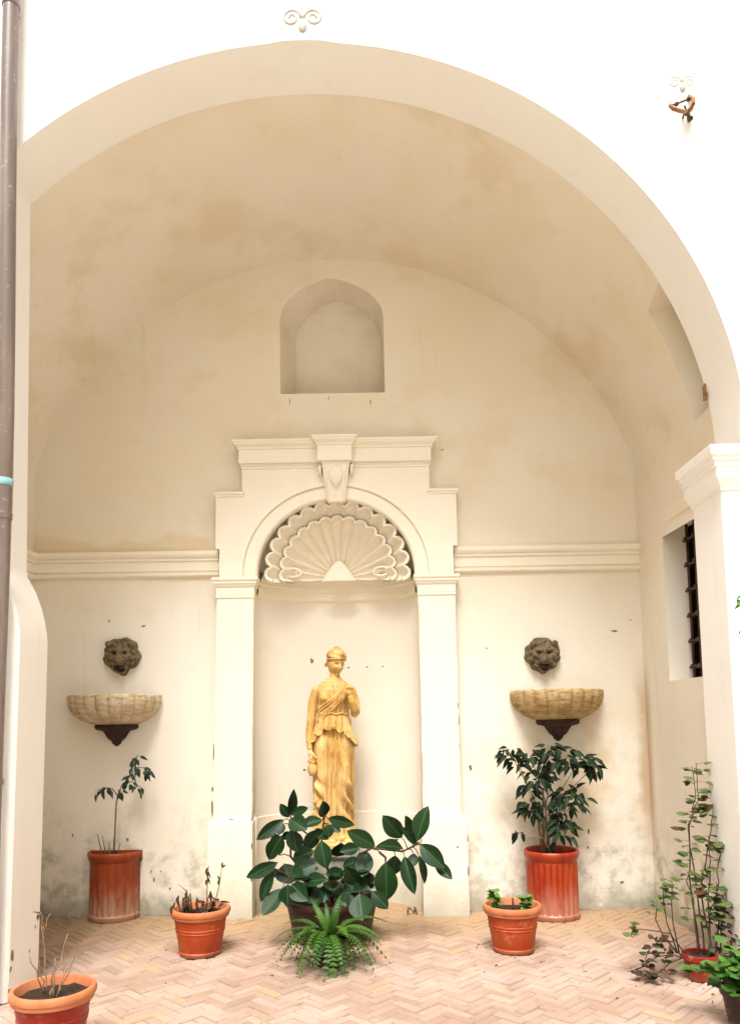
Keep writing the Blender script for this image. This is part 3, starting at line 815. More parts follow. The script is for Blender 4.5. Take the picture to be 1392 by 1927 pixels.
rows = [[head_pt(-PI + 2 * PI * j / 64, -PI / 2 + PI * i / 44) for j in range(64)] for i in range(45)]
hb = MB().grid(rows, closed_u=True)
# hair bunched at the sides below the cap
for s in (-1, 1):
    for i in range(5):
        q = hc + HR @ Vector((s * .060, .012 + .012 * i, .020 - .010 * i)); hb.sphere(q, (.013, .016, .018), 8, 6)
bo = mb.build('body', M['statue'], st, smooth=True)
rm = bo.modifiers.new('one_skin', 'REMESH'); rm.mode = 'VOXEL'; rm.voxel_size = .0045; rm.use_smooth_shade = True
hd_ = hb.build('head', M['statue'], st, smooth=True)
# cap with a rolled rim and a soft peak
cp = MB(); rows = []
for i in range(16):
    e = i / 15; row = []
    for j in range(40):
        f = 2 * PI * j / 40
        prof_r = (.079 * (1 - e ** 3.4) ** .5) * (1 + .10 * math.sin(PI * min(1, e * 1.25))) + .006 * math.sin(f * 3 + e * 13) * (1 - e)
        zz = .030 + .100 * e + .008 * math.cos(f + .6) - .012 * math.sin(f) * (1 - e)
        row.append(hc + HR @ Vector((prof_r * math.cos(f) * .90 - .012 * e, prof_r * math.sin(f) * 1.08 + .012 * e, zz)))
    rows.append(row)
cp.grid(rows, closed_u=True)
ring = [hc + HR @ Vector((.073 * math.cos(2 * PI * j / 40), .088 * math.sin(2 * PI * j / 40), .032 + .008 * math.cos(2 * PI * j / 40 + .6) - .012 * math.sin(2 * PI * j / 40))) for j in range(41)]
cp.tube(ring, .0065, 8, cap=False); cp.sphere(rows[-1][0] + Vector((.004, 0, -.012)), (.030, .028, .018), 10, 8)
cp.build('cap', M['statue'], hd_, smooth=True)

def on_body(f, z, off):
    cx, a, b = key(BODY, z); return Vector((cx + (a + off) * math.sin(f), SY - (b + off) * math.cos(f), z))
# girdled overfold whose edge rises in the middle and breaks in ruffles
pe = MB(); rows = []
for i in range(17):
    t = i / 16; row = []
    for j in range(121):
        f = -2.2 + 4.4 * j / 120
        hem = 1.448 - .075 * min(1.45, abs(f)) ** 1.6 + .012 * math.sin(f * 13) + .006 * math.sin(f * 29)
        zz = lerp(1.562, hem, t)
        off = .008 + .014 * t ** 1.5 + .022 * t * math.sin(f * 15 + .7) + .006 * t * math.sin(f * 43)
        row.append(on_body(f, zz, off))
    rows.append(row)
pe.grid(rows); pe.tube([(p.x, p.y, p.z) for p in rows[-1]], .0062, 6)
bow = rows[-1][60]
for s in (-1, 1):
    pe.tube([bow + Vector((0, -.006, .008)), bow + Vector((s * .018, -.014, .022)), bow + Vector((s * .034, -.008, .012)), bow + Vector((s * .020, -.010, .0)), bow + Vector((0, -.006, .008))], .006, 6)
pe.build('overfold', M['statue'], st, smooth=True)
# girdle and the mantle slipping from the left shoulder to the right hip
MB().tube([on_body(-1.7 + 3.4 * j / 30, 1.566 + .006 * math.sin(j), .010) for j in range(31)], .0075, 7).build('girdle', M['statue'], st, smooth=True)
mt = MB()
for q in range(5):
    pts = []
    for j in range(26):
        t = j / 25; f = lerp(.72, -1.45, t); zz = lerp(1.765, 1.520 + .012 * q, t ** .78) - .035 * math.sin(PI * t) * (1 if q < 3 else .7) + .018 * (q - 2) * (1 - .4 * t)
        chest = .026 * math.exp(-((zz - 1.685) / .05) ** 2) * (math.exp(-((f - .5) / .35) ** 2) + math.exp(-((f + .5) / .35) ** 2))
        pts.append(on_body(f, zz, .004 + chest))
    mt.tube(pts, .0115, 7)
mt.build('mantle', M['statue'], st, smooth=True)
# jug
jg = MB().lathe([(.001, -.075), (.022, -.074), (.034, -.055), (.040, -.025), (.036, .002), (.026, .016), (.024, .026), (.033, .036), (.030, .037), (.02, .024)], -.196, SY - .085, 1.150, 24)
jg.tube([(-.226, SY - .09, 1.180), (-.232, SY - .085, 1.205), (-.214, SY - .08, 1.222), (-.190, SY - .08, 1.215), (-.176, SY - .085, 1.186)], .008, 7)
jg.build('jug', M['statue'], st, smooth=True)
ledge(MB(), -.205, .135, SY + .15, SY - .155, [(0, .505), (.010, .507), (.010, .545), (0, .556), (-.006, .580), (-.02, .586)]).build('plinth', M['statue'], st, bevel=.004)
M['greystone'] = simple('grey_green_stone', (.30, .29, .22), (.20, .20, .15), 8, .9, .4, 30)
ped = MB(); ledge(ped, -.235, .165, SY + .19, SY - .185, [(0, -.005), (.02, 0), (.02, .06), (0, .075), (0, .43), (.012, .442), (.022, .46), (.022, .498), (0, .505)])
tag(ped.build('statue_pedestal', M['greystone'], bevel=.005), 'grey green stone pedestal under the ochre statue, half hidden by the rubber plant', 'pedestal')

# ================================================================== pots
def disc(cx, cy, z, r, mat, parent, seed=0, flat=None):
    random.seed(seed); mb = MB(); rows = []
    for i in range(7):
        rr = r * i / 6
        rows.append([(cx + rr * math.cos(2 * PI * j / 28), cy + (rr * math.sin(2 * PI * j / 28) if flat is None else min(rr * math.sin(2 * PI * j / 28), flat)), z + .012 * noise.noise((rr * 30 * math.cos(j), rr * 30 * math.sin(j), seed)) + .01 * (1 - i / 6)) for j in range(28)])
    return mb.grid(rows, closed_u=True).build('soil', mat, parent, smooth=True)

def ribbed_pot(x, y, R_, H, label, mats=('terra', 'terra_rim'), tilt=0, group='round terracotta flower pots'):
    root = empty('flower_pot', (x, y, 0), label, 'pot', group)
    k = R_ / .195; h = H / .30
    body = [(.0, .004), (.128, .004), (.136, .010), (.139, .026), (.133, .034), (.136, .040), (.1545, .148), (.1575, .150), (.159, .156), (.156, .160), (.156, .166), (.1605, .169), (.161, .176), (.158, .180), (.1715, .246), (.1715, .262)]
    o1 = MB().lathe([(r * k, z_ * h) for r, z_ in body], x, y, 0, 56).build('body', M[mats[0]], root, smooth=True, sharp=28)
    rim = [(.1725, .240), (.183, .243), (.186, .252), (.186, .262), (.193, .266), (.1955, .276), (.195, .288), (.190, .297), (.182, .300), (.172, .298), (.168, .290), (.165, .225), (.160, .20)]
    o2 = MB().lathe([(r * k, z_ * h) for r, z_ in rim], x, y, 0, 56).build('rim', M[mats[1]], root, smooth=True, sharp=40)
    disc(x, y, .255 * h, .166 * k, M['soil'], root, int(x * 100) + 7)
    return root
def fluted_pot(x, y, r, H, label, mat, half=False):
    root = empty('fluted_pot', (x, y, 0), label, 'pot', 'tall fluted terracotta pots')
    prof = [(r * .97, .0), (r * 1.0, .008), (r * 1.0, .035), (r * .955, .045), (r * .935, .06), (r * .935, .40), (r * .95, .415), (r * .95, .43)]
    a0, a1 = (PI, 2 * PI) if half else (0, 2 * PI)
    nf = 24
    def rf(rr, z_, a): return rr + (.015 * (abs(math.sin(a * nf / 2)) ** .7 - .6) if .05 < z_ < .41 else 0)
    MB().lathe([(q, z_ * H / .5) for q, z_ in prof], x, y, 0, nf * 8 // (2 if half else 1), a0, a1, rf).build('body', mat, root, smooth=True, sharp=40)
    rimp = [(r * .945, .425), (r * .965, .43), (r * 1.0, .445), (r * 1.04, .465), (r * 1.05, .480), (r * 1.04, .495), (r * 1.0, .502), (r * .95, .498), (r * .925, .485), (r * .915, .42)]
    mb = MB().lathe([(q, z_ * H / .5) for q, z_ in rimp], x, y, 0, 64, a0, a1)
    if half:
        mb.box(x - r * 1.04, x + r * 1.04, y, y + .022, .42 * H / .5, .499 * H / .5)
    mb.build('rim', mat, root, smooth=True, sharp=50)
    if half:
        MB().box(x - r * .96, x + r * .96, y, y + .02, .005, .425 * H / .5).build('back', mat, root)
    disc(x, y, .45 * H / .5, r * .93, M['soil'], root, 5, -.001 if half else None)
    return root
fluted_pot(-1.766, -.030, .200, .515, 'half round fluted terracotta pot with white bloom under the pale basin', M['terra_old'], True)
fluted_pot(1.640, -.205, .200, .500, 'tall deep red fluted terracotta pot holding the bushy ficus', M['terra_red'])
ribbed_pot(-.868, -1.022, .196, .300, 'orange terracotta pot with withered plants in front of the white pilaster')
ribbed_pot(1.180, -1.052, .192, .298, 'orange terracotta pot with two small green sprouts beside the deep red fluted pot')
ribbed_pot(-1.213, -2.53, .192, .300, 'terracotta pot of bare twigs at the foot of the white pier', ('terra_deep', 'terra_rim'))
# big dark pot of the rubber plant, with an orange inner lip
rp = empty('planter', (-.02, -.70, 0), 'large dark red round planter of the rubber plant behind the fern', 'pot')
MB().lathe([(0, .004), (.26, .004), (.268, .02), (.315, .24), (.33, .245), (.335, .262), (.33, .280), (.318, .283), (.306, .277), (.295, .20)], -.02, -.70, 0, 56).build('body', M['terra_dark'], rp, smooth=True, sharp=35)
disc(-.02, -.70, .235, .30, M['soil'], rp, 3)
fp = empty('fern_pot', (.0, -1.30, 0), 'small dark pot hidden under the green fern', 'pot')
MB().lathe([(0, .004), (.085, .004), (.09, .012), (.118, .15), (.126, .152), (.128, .175), (.118, .178), (.108, .14)], 0, -1.30, 0, 36).build('body', M['terra_dark'], fp, smooth=True, sharp=35)
disc(0, -1.30, .150, .11, M['soil'], fp, 2)
ro_ = empty('small_pot', (2.13, -1.66, 0), 'small red plastic pot of tall leggy stems against the pier', 'pot')
MB().lathe([(0, .003), (.066, .003), (.070, .01), (.088, .112), (.094, .114), (.098, .118), (.098, .145), (.094, .148), (.088, .144), (.084, .10)], 2.14, -1.66, 0, 36).build('body', M['terra_deep'], ro_, smooth=True, sharp=35)
disc(2.14, -1.66, .128, .086, M['soil'], ro_, 6)
bp_ = empty('shrub_pot', (2.10, -2.34, 0), 'dark pot of the bright green shrub at the photo edge', 'pot')
MB().lathe([(0, .003), (.10, .003), (.105, .012), (.130, .15), (.140, .152), (.140, .18), (.128, .182), (.12, .14)], 2.10, -2.34, 0, 36).build('body', M['terra_dark'], bp_, smooth=True, sharp=35)
disc(2.10, -2.34, .155, .122, M['soil'], bp_, 8)

# ================================================================== plants
def leafy(name, a, b, spec=.45, rough=.42, ribs=.45):
    t = NT(name); rnd = t.n('ShaderNodeObjectInfo').outputs['Random']; p = t.pos()
    c = t.mix(t.math('FRACT', t.math('ADD', rnd, t.math('MULTIPLY', t.noise(p, 9, 3), .35))), a, b)
    ox, oy, oz = t.sep(t.obj())
    ay = t.math('ABSOLUTE', oy)
    rib = t.ramp(ay, .012, .045, 1, 0)
    c = t.mix(t.math('MULTIPLY', rib, ribs), c, [min(1, q * 3.2 + .02) for q in b])
    c = t.mix(t.math('MULTIPLY', t.ramp(t.noise(p, 26, 4, .65), .60, .74), .3), c, [q * 1.6 + .01 for q in b])    # dust and water marks
    vein = t.math('SINE', t.math('MULTIPLY', t.math('SUBTRACT', ox, t.math('MULTIPLY', ay, .55)), 75.))
    h = t.math('ADD', t.math('MULTIPLY', vein, .25), t.math('SUBTRACT', t.noise(p, 30, 3), t.math('MULTIPLY', rib, .8)))
    return t.out(c, rough, t.bump(h, .25, .004), spec)
M['rubber'] = leafy('rubber_leaf', (.005, .022, .006), (.011, .038, .009), .25, .42)
M['ficus'] = leafy('ficus_leaf', (.006, .014, .006), (.014, .032, .010), .22, .6)
M['ficus_l'] = leafy('ficus_leaf_thin', (.008, .022, .012), (.022, .050, .020), .35, .5)
M['fern'] = leafy('fern_leaf', (.016, .055, .005), (.060, .145, .012), .3, .5, 0.)
M['sprout'] = leafy('sprout_leaf', (.03, .11, .008), (.08, .20, .018), .4, .45, .1)
M['shrub'] = leafy('shrub_leaf', (.022, .085, .008), (.07, .165, .018), .4, .45, .15)
M['round'] = leafy('round_leaf', (.03, .06, .012), (.10, .125, .03), .35, .5)
M['rusty_leaf'] = leafy('rusty_leaf', (.035, .016, .010), (.075, .030, .014), .3, .6, .1)
M['dark_leaf'] = leafy('dark_round_leaf', (.010, .014, .007), (.028, .032, .012), .3, .5)
M['dry'] = leafy('dry_leaf', (.09, .055, .035), (.16, .10, .06), .2, .8)
M['twig'] = simple('dry_twig', (.30, .20, .12), (.20, .12, .07), 30, .85)
M['stem_g'] = simple('green_brown_stem', (.12, .10, .045), (.18, .14, .07), 30, .75)
M['stem_d'] = simple('dark_stem', (.05, .032, .02), (.08, .05, .03), 30, .75)

def leaf_mesh(name, mat, w=.4, curl=.2, fold=.25, n=7, blunt=1., point=.0, petiole=.0):
    """unit length along +x, blade normal +z"""
    mb = MB(); rows = []
    for i in range(n + 1):
        t = i / n
        hw = w / 2 * (math.sin(PI * min(1, t ** (.75 * blunt))) ** .8 if 0 < t < 1 else 0)
        hw *= 1 - point * t
        z = -curl * t * t
        rows.append([(t, u * hw, z + fold * abs(u) * hw) for u in (-1, -.5, 0, .5, 1)])
    mb.grid(rows)
    me = mb.mesh(name, mat, smooth=True)
    return me
def round_mesh(name, mat, curl=.15, n=9):
    mb = MB(); c = [(.5, 0, -.04)]; ring = []; r2 = []
    for i in range(n):
        a = 2 * PI * i / n; k = 1 + .08 * math.cos(3 * a)
        ring.append((.5 + .5 * k * math.cos(a), .5 * k * math.sin(a), curl * .3 * math.cos(2 * a) - .05)); r2.append((.5 + .27 * math.cos(a), .27 * math.sin(a), .03))
    mb.grid([ring, r2], closed_u=True); mb.v.append(c[0]); q = len(mb.v) - 1
    for i in range(n): mb.f.append((n + i, n + (i + 1) % n, q))
    return mb.mesh(name, mat, smooth=True)
def put_leaf(me, base, d, nrm, L, W, parent, name='leaf'):
    d = Vector(d).normalized(); nrm = Vector(nrm); s_ = nrm.cross(d)
    s_ = s_.normalized() if s_.length > 1e-4 else d.orthogonal().normalized()
    nn = d.cross(s_)
    o = bpy.data.objects.new(name, me); col.objects.link(o); o.parent = parent
    off = Vector((0, 0, 0)); q = parent
    while q is not None: off += q.location; q = q.parent
    b = Vector(base) - off
    o.matrix_basis = Matrix(((d.x * L, s_.x * W, nn.x * L, b.x), (d.y * L, s_.y * W, nn.y * L, b.y), (d.z * L, s_.z * W, nn.z * L, b.z), (0, 0, 0, 1)))
    return o
def stem(pts, r0, r1, mat, parent, name='stem', seg=6):
    n = len(pts); return MB().tube(pts, [lerp(r0, r1, i / (n - 1)) for i in range(n)], seg).build(name, mat, parent, smooth=True)
def bend(a, b, n=6, sag=0., wob=.01):
    a, b = Vector(a), Vector(b); out = []
    for i in range(n + 1):
        t = i / n; k = math.sin(PI * t)
        out.append(a.lerp(b, t) + Vector((rn(-wob, wob) * k, rn(-wob, wob) * k, sag * k)))
    return out
def rvec(s=1): return Vector((rn(-s, s), rn(-s, s), rn(-s, s)))

# rubber plant
random.seed(21)
rb = empty('rubber_plant', (-.02, -.70, .24), 'rubber plant with big dark glossy leaves in front of the statue', 'plant')
RST = [[[-0.01, -0.70, 0.2], [-0.04, -0.68, 0.43], [-0.09, -0.66, 0.66], [-0.07, -0.66, 0.83]], [[-0.02, -0.72, 0.2], [-0.17, -0.74, 0.41], [-0.3, -0.76, 0.57], [-0.3, -0.76, 0.74], [-0.3, -0.72, 0.84]], [[-0.03, -0.74, 0.2], [-0.21, -0.80, 0.38], [-0.35, -0.84, 0.48], [-0.42, -0.88, 0.52]], [[0.01, -0.70, 0.2], [0.1, -0.72, 0.42], [0.18, -0.76, 0.58], [0.27, -0.76, 0.62], [0.48, -0.74, 0.59], [0.59, -0.74, 0.64]], [[0.32, -0.76, 0.59], [0.36, -0.80, 0.56], [0.36, -0.85, 0.53]], [[-0.3, -0.74, 0.74], [-0.22, -0.74, 0.75], [-0.18, -0.76, 0.72]], [[0.03, -0.74, 0.2], [0.12, -0.84, 0.31], [0.19, -0.92, 0.36]]]
for p in RST: stem(p, .011, .006, M['stem_d'], rb)
RUB = [[-0.31, -0.62, 0.83, -0.28, -0.67, 1.01, 0.06], [-0.33, -0.6, 0.82, -0.38, -0.65, 0.91, 0.06], [-0.3, -0.7, 0.85, -0.18, -0.75, 0.9, 0.06], [-0.34, -0.8, 0.83, -0.5, -0.85, 0.72, 0.08], [-0.35, -0.72, 0.79, -0.38, -0.77, 0.73, 0.05], [-0.3, -0.82, 0.83, -0.19, -0.87, 0.79, 0.11], [-0.3, -0.7, 0.73, -0.36, -0.75, 0.69, 0.05], [-0.28, -0.82, 0.76, -0.25, -0.87, 0.63, 0.1], [-0.08, -0.62, 0.82, -0.07, -0.67, 0.93, 0.08], [-0.08, -0.7, 0.81, -0.21, -0.75, 0.79, 0.08], [-0.04, -0.78, 0.83, 0.14, -0.83, 0.8, 0.07], [-0.05, -0.7, 0.78, -0.03, -0.75, 0.7, 0.07], [-0.03, -0.66, 0.77, 0.04, -0.71, 0.73, 0.05], [-0.1, -0.62, 0.73, -0.21, -0.67, 0.61, 0.09], [-0.06, -0.66, 0.73, -0.11, -0.71, 0.69, 0.1], [-0.09, -0.72, 0.67, -0.06, -0.77, 0.51, 0.11], [-0.37, -0.82, 0.59, -0.4, -0.87, 0.73, 0.09], [-0.44, -0.86, 0.57, -0.36, -0.91, 0.72, 0.09], [-0.37, -0.92, 0.56, -0.56, -0.97, 0.48, 0.08], [-0.4, -0.9, 0.51, -0.48, -0.95, 0.33, 0.07], [-0.45, -0.8, 0.49, -0.37, -0.85, 0.45, 0.05], [-0.29, -0.7, 0.54, -0.16, -0.75, 0.6, 0.11], [-0.34, -0.8, 0.53, -0.3, -0.85, 0.41, 0.14], [-0.28, -0.82, 0.45, -0.14, -0.87, 0.53, 0.14], [-0.3, -0.95, 0.42, -0.3, -1.0, 0.3, 0.11], [-0.28, -0.9, 0.41, -0.18, -0.95, 0.34, 0.11], [-0.34, -0.92, 0.39, -0.45, -0.97, 0.24, 0.1], [-0.2, -0.85, 0.41, -0.07, -0.9, 0.46, 0.09], [-0.05, -0.88, 0.47, 0.07, -0.93, 0.48, 0.08], [-0.12, -0.8, 0.38, -0.18, -0.85, 0.27, 0.11], [-0.04, -0.75, 0.38, 0.05, -0.8, 0.32, 0.11], [0.02, -0.6, 0.54, 0.05, -0.65, 0.62, 0.12], [0.29, -0.82, 0.64, 0.12, -0.87, 0.75, 0.1], [0.18, -0.75, 0.62, 0.06, -0.8, 0.61, 0.08], [0.23, -0.75, 0.6, 0.2, -0.8, 0.45, 0.11], [0.28, -0.6, 0.58, 0.43, -0.65, 0.66, 0.04], [0.48, -0.72, 0.68, 0.36, -0.77, 0.83, 0.11], [0.48, -0.78, 0.62, 0.34, -0.83, 0.66, 0.08], [0.56, -0.68, 0.64, 0.5, -0.73, 0.83, 0.08], [0.58, -0.75, 0.66, 0.64, -0.8, 0.88, 0.11], [0.58, -0.72, 0.63, 0.48, -0.77, 0.76, 0.06], [0.6, -0.82, 0.65, 0.74, -0.87, 0.52, 0.11], [0.7, -0.78, 0.53, 0.8, -0.83, 0.43, 0.07], [0.36, -0.85, 0.54, 0.36, -0.9, 0.3, 0.14], [0.43, -0.72, 0.56, 0.41, -0.77, 0.44, 0.1], [0.49, -0.8, 0.57, 0.54, -0.85, 0.36, 0.09], [0.56, -0.7, 0.57, 0.55, -0.75, 0.49, 0.07], [0.59, -0.76, 0.57, 0.64, -0.81, 0.39, 0.05], [0.16, -0.8, 0.38, 0.09, -0.85, 0.51, 0.09], [0.19, -0.7, 0.37, 0.27, -0.75, 0.42, 0.09], [0.18, -0.98, 0.36, 0.2, -1.03, 0.22, 0.14], [0.26, -0.88, 0.35, 0.36, -0.93, 0.26, 0.09], [0.12, -0.9, 0.35, 0.08, -0.95, 0.29, 0.1], [0.17, -0.7, 0.46, 0.23, -0.75, 0.38, 0.1]]
RLM = [leaf_mesh('rubber_leaf', M['rubber'], 1., c, f, 10, blunt=1.36) for c, f in ((.06, .18), (.14, .28), (-.04, .12), (.20, .22))]
RPTS = [Vector(q) for p in RST for q in bend(p[0], p[1], 3, 0, 0) + sum([bend(p[i], p[i + 1], 3, 0, 0) for i in range(1, len(p) - 1)], [])]
for i, (a, b, c, d, e, f, wd) in enumerate(RUB):
    B, T = Vector((a, b, c)), Vector((d, e, f)); T.y += rn(-.06, .05)
    q = min(RPTS, key=lambda p: (p - B).length + max(0, p.z - B.z) * .3)
    if (q - B).length > .012: stem([q, q.lerp(B, .55) + Vector((0, 0, .012)), B], .004, .003, M['stem_d'], rb, 'leaf_stalk', 5)
    dd = T - B
    put_leaf(RLM[i % 4], B, dd, Vector((rn(-.35, .35), -1, rn(.05, .75))), dd.length * 1.10, wd * 1.18, rb)
for i in range(30):      # inner shaded leaves near the soil
    a = rn(0, 2 * PI); B = Vector((-.02 + .14 * math.cos(a), -.72 + .12 * math.sin(a), rn(.28, .50)))
    dd = Vector((math.cos(a) * .14, math.sin(a) * .10 - .05, rn(-.10, .05)))
    put_leaf(RLM[i % 4], B, dd, Vector((rn(-.4, .4), -.6, .8)), rn(.14, .19), rn(.08, .11), rb)

# fern
fe = empty('fern', (0, -1.30, .15), 'bright green sword fern spilling over its pot on the brick floor', 'fern')
def frond_mesh(name, arch, nP=17, wmax=.105):
    mb = MB(); spine = []
    for i in range(nP + 1):
        t = i / nP; spine.append(Vector((t * (1 - .22 * arch * t), 0, .55 * t - arch * t * t)))
    mb.tube(spine, [.009 * (1 - .8 * i / nP) for i in range(nP + 1)], 4)
    for i in range(2, nP + 1):
        t = i / nP; tan = (spine[min(i + 1, nP)] - spine[i - 1]).normalized(); up = Vector((-tan.z, 0, tan.x))
        L = wmax * (math.sin(PI * (.12 + .86 * t)) ** .6)
        for s_ in (-1, 1):
            b = spine[i]; tip = b + Vector((0, s_ * L, 0)) + tan * L * .35 - up * L * .25
            w2 = tan * .030
            mb.add([b - w2 * .6, b + w2 * .8, (b + tip) / 2 + w2 * .8 + up * .008, tip, (b + tip) / 2 - w2 * .6 + up * .008], [(0, 1, 2, 4), (4, 2, 3)])
    return mb.mesh(name, M['fern'])
random.seed(5)
FM = [frond_mesh('frond', a) for a in (.75, 1.0, 1.3, 1.6)]
for i in range(64):
    a = 2 * PI * i / 64 * 1.618 * 3 + rn(-.2, .2); k = i % 4
    L = rn(.28, .36) if i % 5 else rn(.33, .40)
    if math.sin(a) > .5: L *= .8
    dirx = Vector((math.cos(a), math.sin(a) * .95, rn(-.08, .75)))
    put_leaf(FM[k], (0 + .03 * math.cos(a), -1.30 + .03 * math.sin(a), .165), dirx, Vector((rn(-.15, .15), rn(-.1, .1), 1)), L, L * rn(.85, 1.1), fe, 'frond')
for dx_, dz_, L in ((.07, .9, .30), (-.12, .75, .28), (.10, 1.0, .26), (-.05, 1.1, .24)):
    put_leaf(FM[0], (0, -1.29, .165), (dx_ * 3, rn(-.1, .2), dz_), (0, -.8, .6), L, L * .9, fe, 'frond')

# young ficus on the left: one leaning stem, two sprays
random.seed(8)
f1 = empty('young_ficus', (-1.74, -.11, .46), 'thin young ficus with a few leaves in the half round fluted pot', 'plant')
stem([(-1.725, -.11, .45), (-1.715, -.11, .70), (-1.705, -.12, .90), (-1.685, -.13, .97)], .008, .006, M['twig'], f1, 'trunk')
FL = [leaf_mesh('ficus_leaf', M['ficus_l'], 1., c, f, 5, point=.25) for c, f in ((.2, .3), (.4, .35), (.1, .2))]
sprays = [[(-1.705, -.12, .90), (-1.69, -.12, .96), (-1.66, -.14, 1.03), (-1.60, -.15, 1.09), (-1.57, -.15, 1.16), (-1.545, -.15, 1.24), (-1.53, -.16, 1.27)],
          [(-1.690, -.13, .95), (-1.73, -.15, 1.01), (-1.79, -.17, 1.02), (-1.85, -.18, .99)],
          [(-1.60, -.15, 1.09), (-1.53, -.17, 1.17), (-1.46, -.18, 1.17), (-1.42, -.18, 1.13)],
          [(-1.64, -.14, 1.05), (-1.57, -.15, 1.06), (-1.49, -.17, 1.01)], [(-1.685, -.13, .97), (-1.67, -.18, 1.0), (-1.645, -.2, 1.0)]]
for si, sp in enumerate(sprays):
    stem(sp, .0045, .002, M['stem_g'], f1, 'branch')
    n = [20, 13, 17, 9, 6][si]
    for i in range(n):
        t = lerp(.30 if si else .42, 1, i / (n - 1)) * (len(sp) - 1); j = min(int(t), len(sp) - 2); B = Vector(sp[j]).lerp(Vector(sp[j + 1]), t - j)
        d = Vector((rn(-1, 1), rn(-.9, .3), rn(-1.6, .1))); E_ = B + d.normalized() * rn(.012, .035)
        stem([B, E_], .0012, .001, M['stem_g'], f1, 'leaf_stalk', 4)
        put_leaf(FL[i % 3], E_, d + Vector((0, 0, -.5)), Vector((rn(-.5, .5), -1, .5)), rn(.046, .066), rn(.022, .030), f1)
for x, t in ((-1.80, (-1.845, .66)), (-1.77, (-1.808, .645)), (-1.75, (-1.752, .60)), (-1.69, (-1.67, .585))):
    stem([(x, -.12, .45), (t[0], -.13, t[1])], .006, .004, M['twig'], f1, 'cut_stem')

for o in list(f1.children):
    pass
f1.location.x -= .03
# bushy ficus on the right
random.seed(14)
f2 = empty('bushy_ficus', (1.62, -.205, .45), 'bushy dark leaved ficus in the deep red fluted pot', 'plant')
FD = [leaf_mesh('ficus_leaf', M['ficus'], 1., c, f, 5, point=.3) for c, f in ((.2, .3), (.45, .35), (.1, .2))]
clusters = [((1.72, -.26, 1.20), (.20, .15, .10), 58), ((1.86, -.25, 1.16), (.15, .12, .08), 34), ((1.98, -.26, 1.13), (.07, .06, .05), 10), ((1.64, -.24, 1.30), (.06, .06, .05), 9), ((1.50, -.25, 1.22), (.07, .08, .05), 12), ((1.34, -.27, 1.24), (.10, .08, .05), 20), ((1.40, -.27, 1.16), (.06, .06, .05), 9), ((1.56, -.24, 1.05), (.12, .11, .08), 30),
            ((1.47, -.24, .96), (.06, .07, .05), 10), ((1.48, -.24, .82), (.08, .08, .08), 22), ((1.60, -.23, .80), (.08, .09, .14), 28), ((1.78, -.25, .88), (.13, .11, .10), 40), ((1.86, -.25, .90), (.06, .07, .05), 9), ((1.72, -.24, .66), (.09, .10, .12), 32), ((1.38, -.27, .64), (.05, .04, .025), 5)]
for k, (c, r, n) in enumerate(clusters):
    base = Vector((1.62 + rn(-.05, .05), -.20 + rn(-.04, .04), .44)); c = Vector(c)
    mid = base.lerp(c, .5) + Vector((-.25 * (c.x - base.x), rn(-.02, .02), .05))
    stem([base, base.lerp(mid, .6), mid, mid.lerp(c, .6), c], .008 if k % 3 == 0 else .005, .0025, M['twig'] if k % 2 == 0 else M['stem_g'], f2, 'branch')
    for i in range(n):
        q = rvec(); q = q.normalized() * rn(.25, 1) ** .6
        B = Vector((c.x + q.x * r[0], min(-.03, c.y + q.y * r[1]), c.z + q.z * r[2]))
        d = Vector((q.x * 1.1 + rn(-.5, .5), q.y * .9 - .25 + rn(-.3, .3), rn(-1.1, .25)))
        put_leaf(FD[i % 3], B, d, Vector((rn(-.5, .5), -.7, .8)), rn(.075, .112), rn(.036, .05), f2)

# withered plant in the left pot
random.seed(31)
wp = empty('withered_plant', (-.868, -1.02, .26), 'withered brown plant with two thin green tipped stalks in the terracotta pot', 'plant')
DM = [leaf_mesh('dry_leaf', M['dry'], 1., c, .5, 5) for c in (.5, .9)]
for i in range(10):
    a = rn(-.09, .05); B = (-.90 + a, -1.03 + rn(-.05, .05), .255); T = (B[0] + rn(-.05, .05), B[1] - .03, rn(.31, .42)); T2 = (T[0] + rn(-.03, .03), T[1] - .03, T[2] - .05)
    stem([B, T, T2], .004, .002, M['dry'], wp)
    for k in range(4):
        q = Vector(T).lerp(Vector(T2), rn(-.3, 1)); put_leaf(DM[k % 2], q, (rn(-.4, .4), -.3, -1), (rn(-1, 1), -1, 0), rn(.04, .075), rn(.008, .015), wp)
for i in range(8):
    B = (-.80 + rn(-.05, .05), -1.03 + rn(-.04, .04), .27); 
    for k in range(3): put_leaf(DM[k % 2], (B[0] + rn(-.03, .03), B[1], B[2] + rn(0, .07)), rvec(), (0, -1, .5), rn(.04, .07), rn(.012, .022), wp)
SPM = leaf_mesh('sprout_leaf', M['sprout'], 1., .1, .3, 5)
for pts in (((-.79, -1.02, .25), (-.765, -1.02, .36), (-.745, -1.02, .44), (-.728, -1.02, .56)), ((-.83, -1.0, .25), (-.83, -1.0, .40), (-.822, -1.0, .56)), ((-.93, -1.0, .25), (-.97, -1.0, .40), (-1.02, -1.0, .44))):
    stem(pts, .0045, .003, M['twig'], wp)
for B in ((-.728, -1.02, .555), (-.728, -1.02, .55), (-.752, -1.02, .44), (-.755, -1.02, .45), (-.74, -1.02, .47)):
    put_leaf(SPM, B, (rn(-.6, .6), -.3, rn(.3, 1)), (0, -1, .2), rn(.03, .045), .016, wp)
for i in range(9):
    put_leaf(DM[i % 2], (-.823 + rn(-.01, .01), -1.0, rn(.46, .56)), (rn(-.5, .5), -.3, -.9), (0, -1, .2), rn(.03, .05), .013, wp)

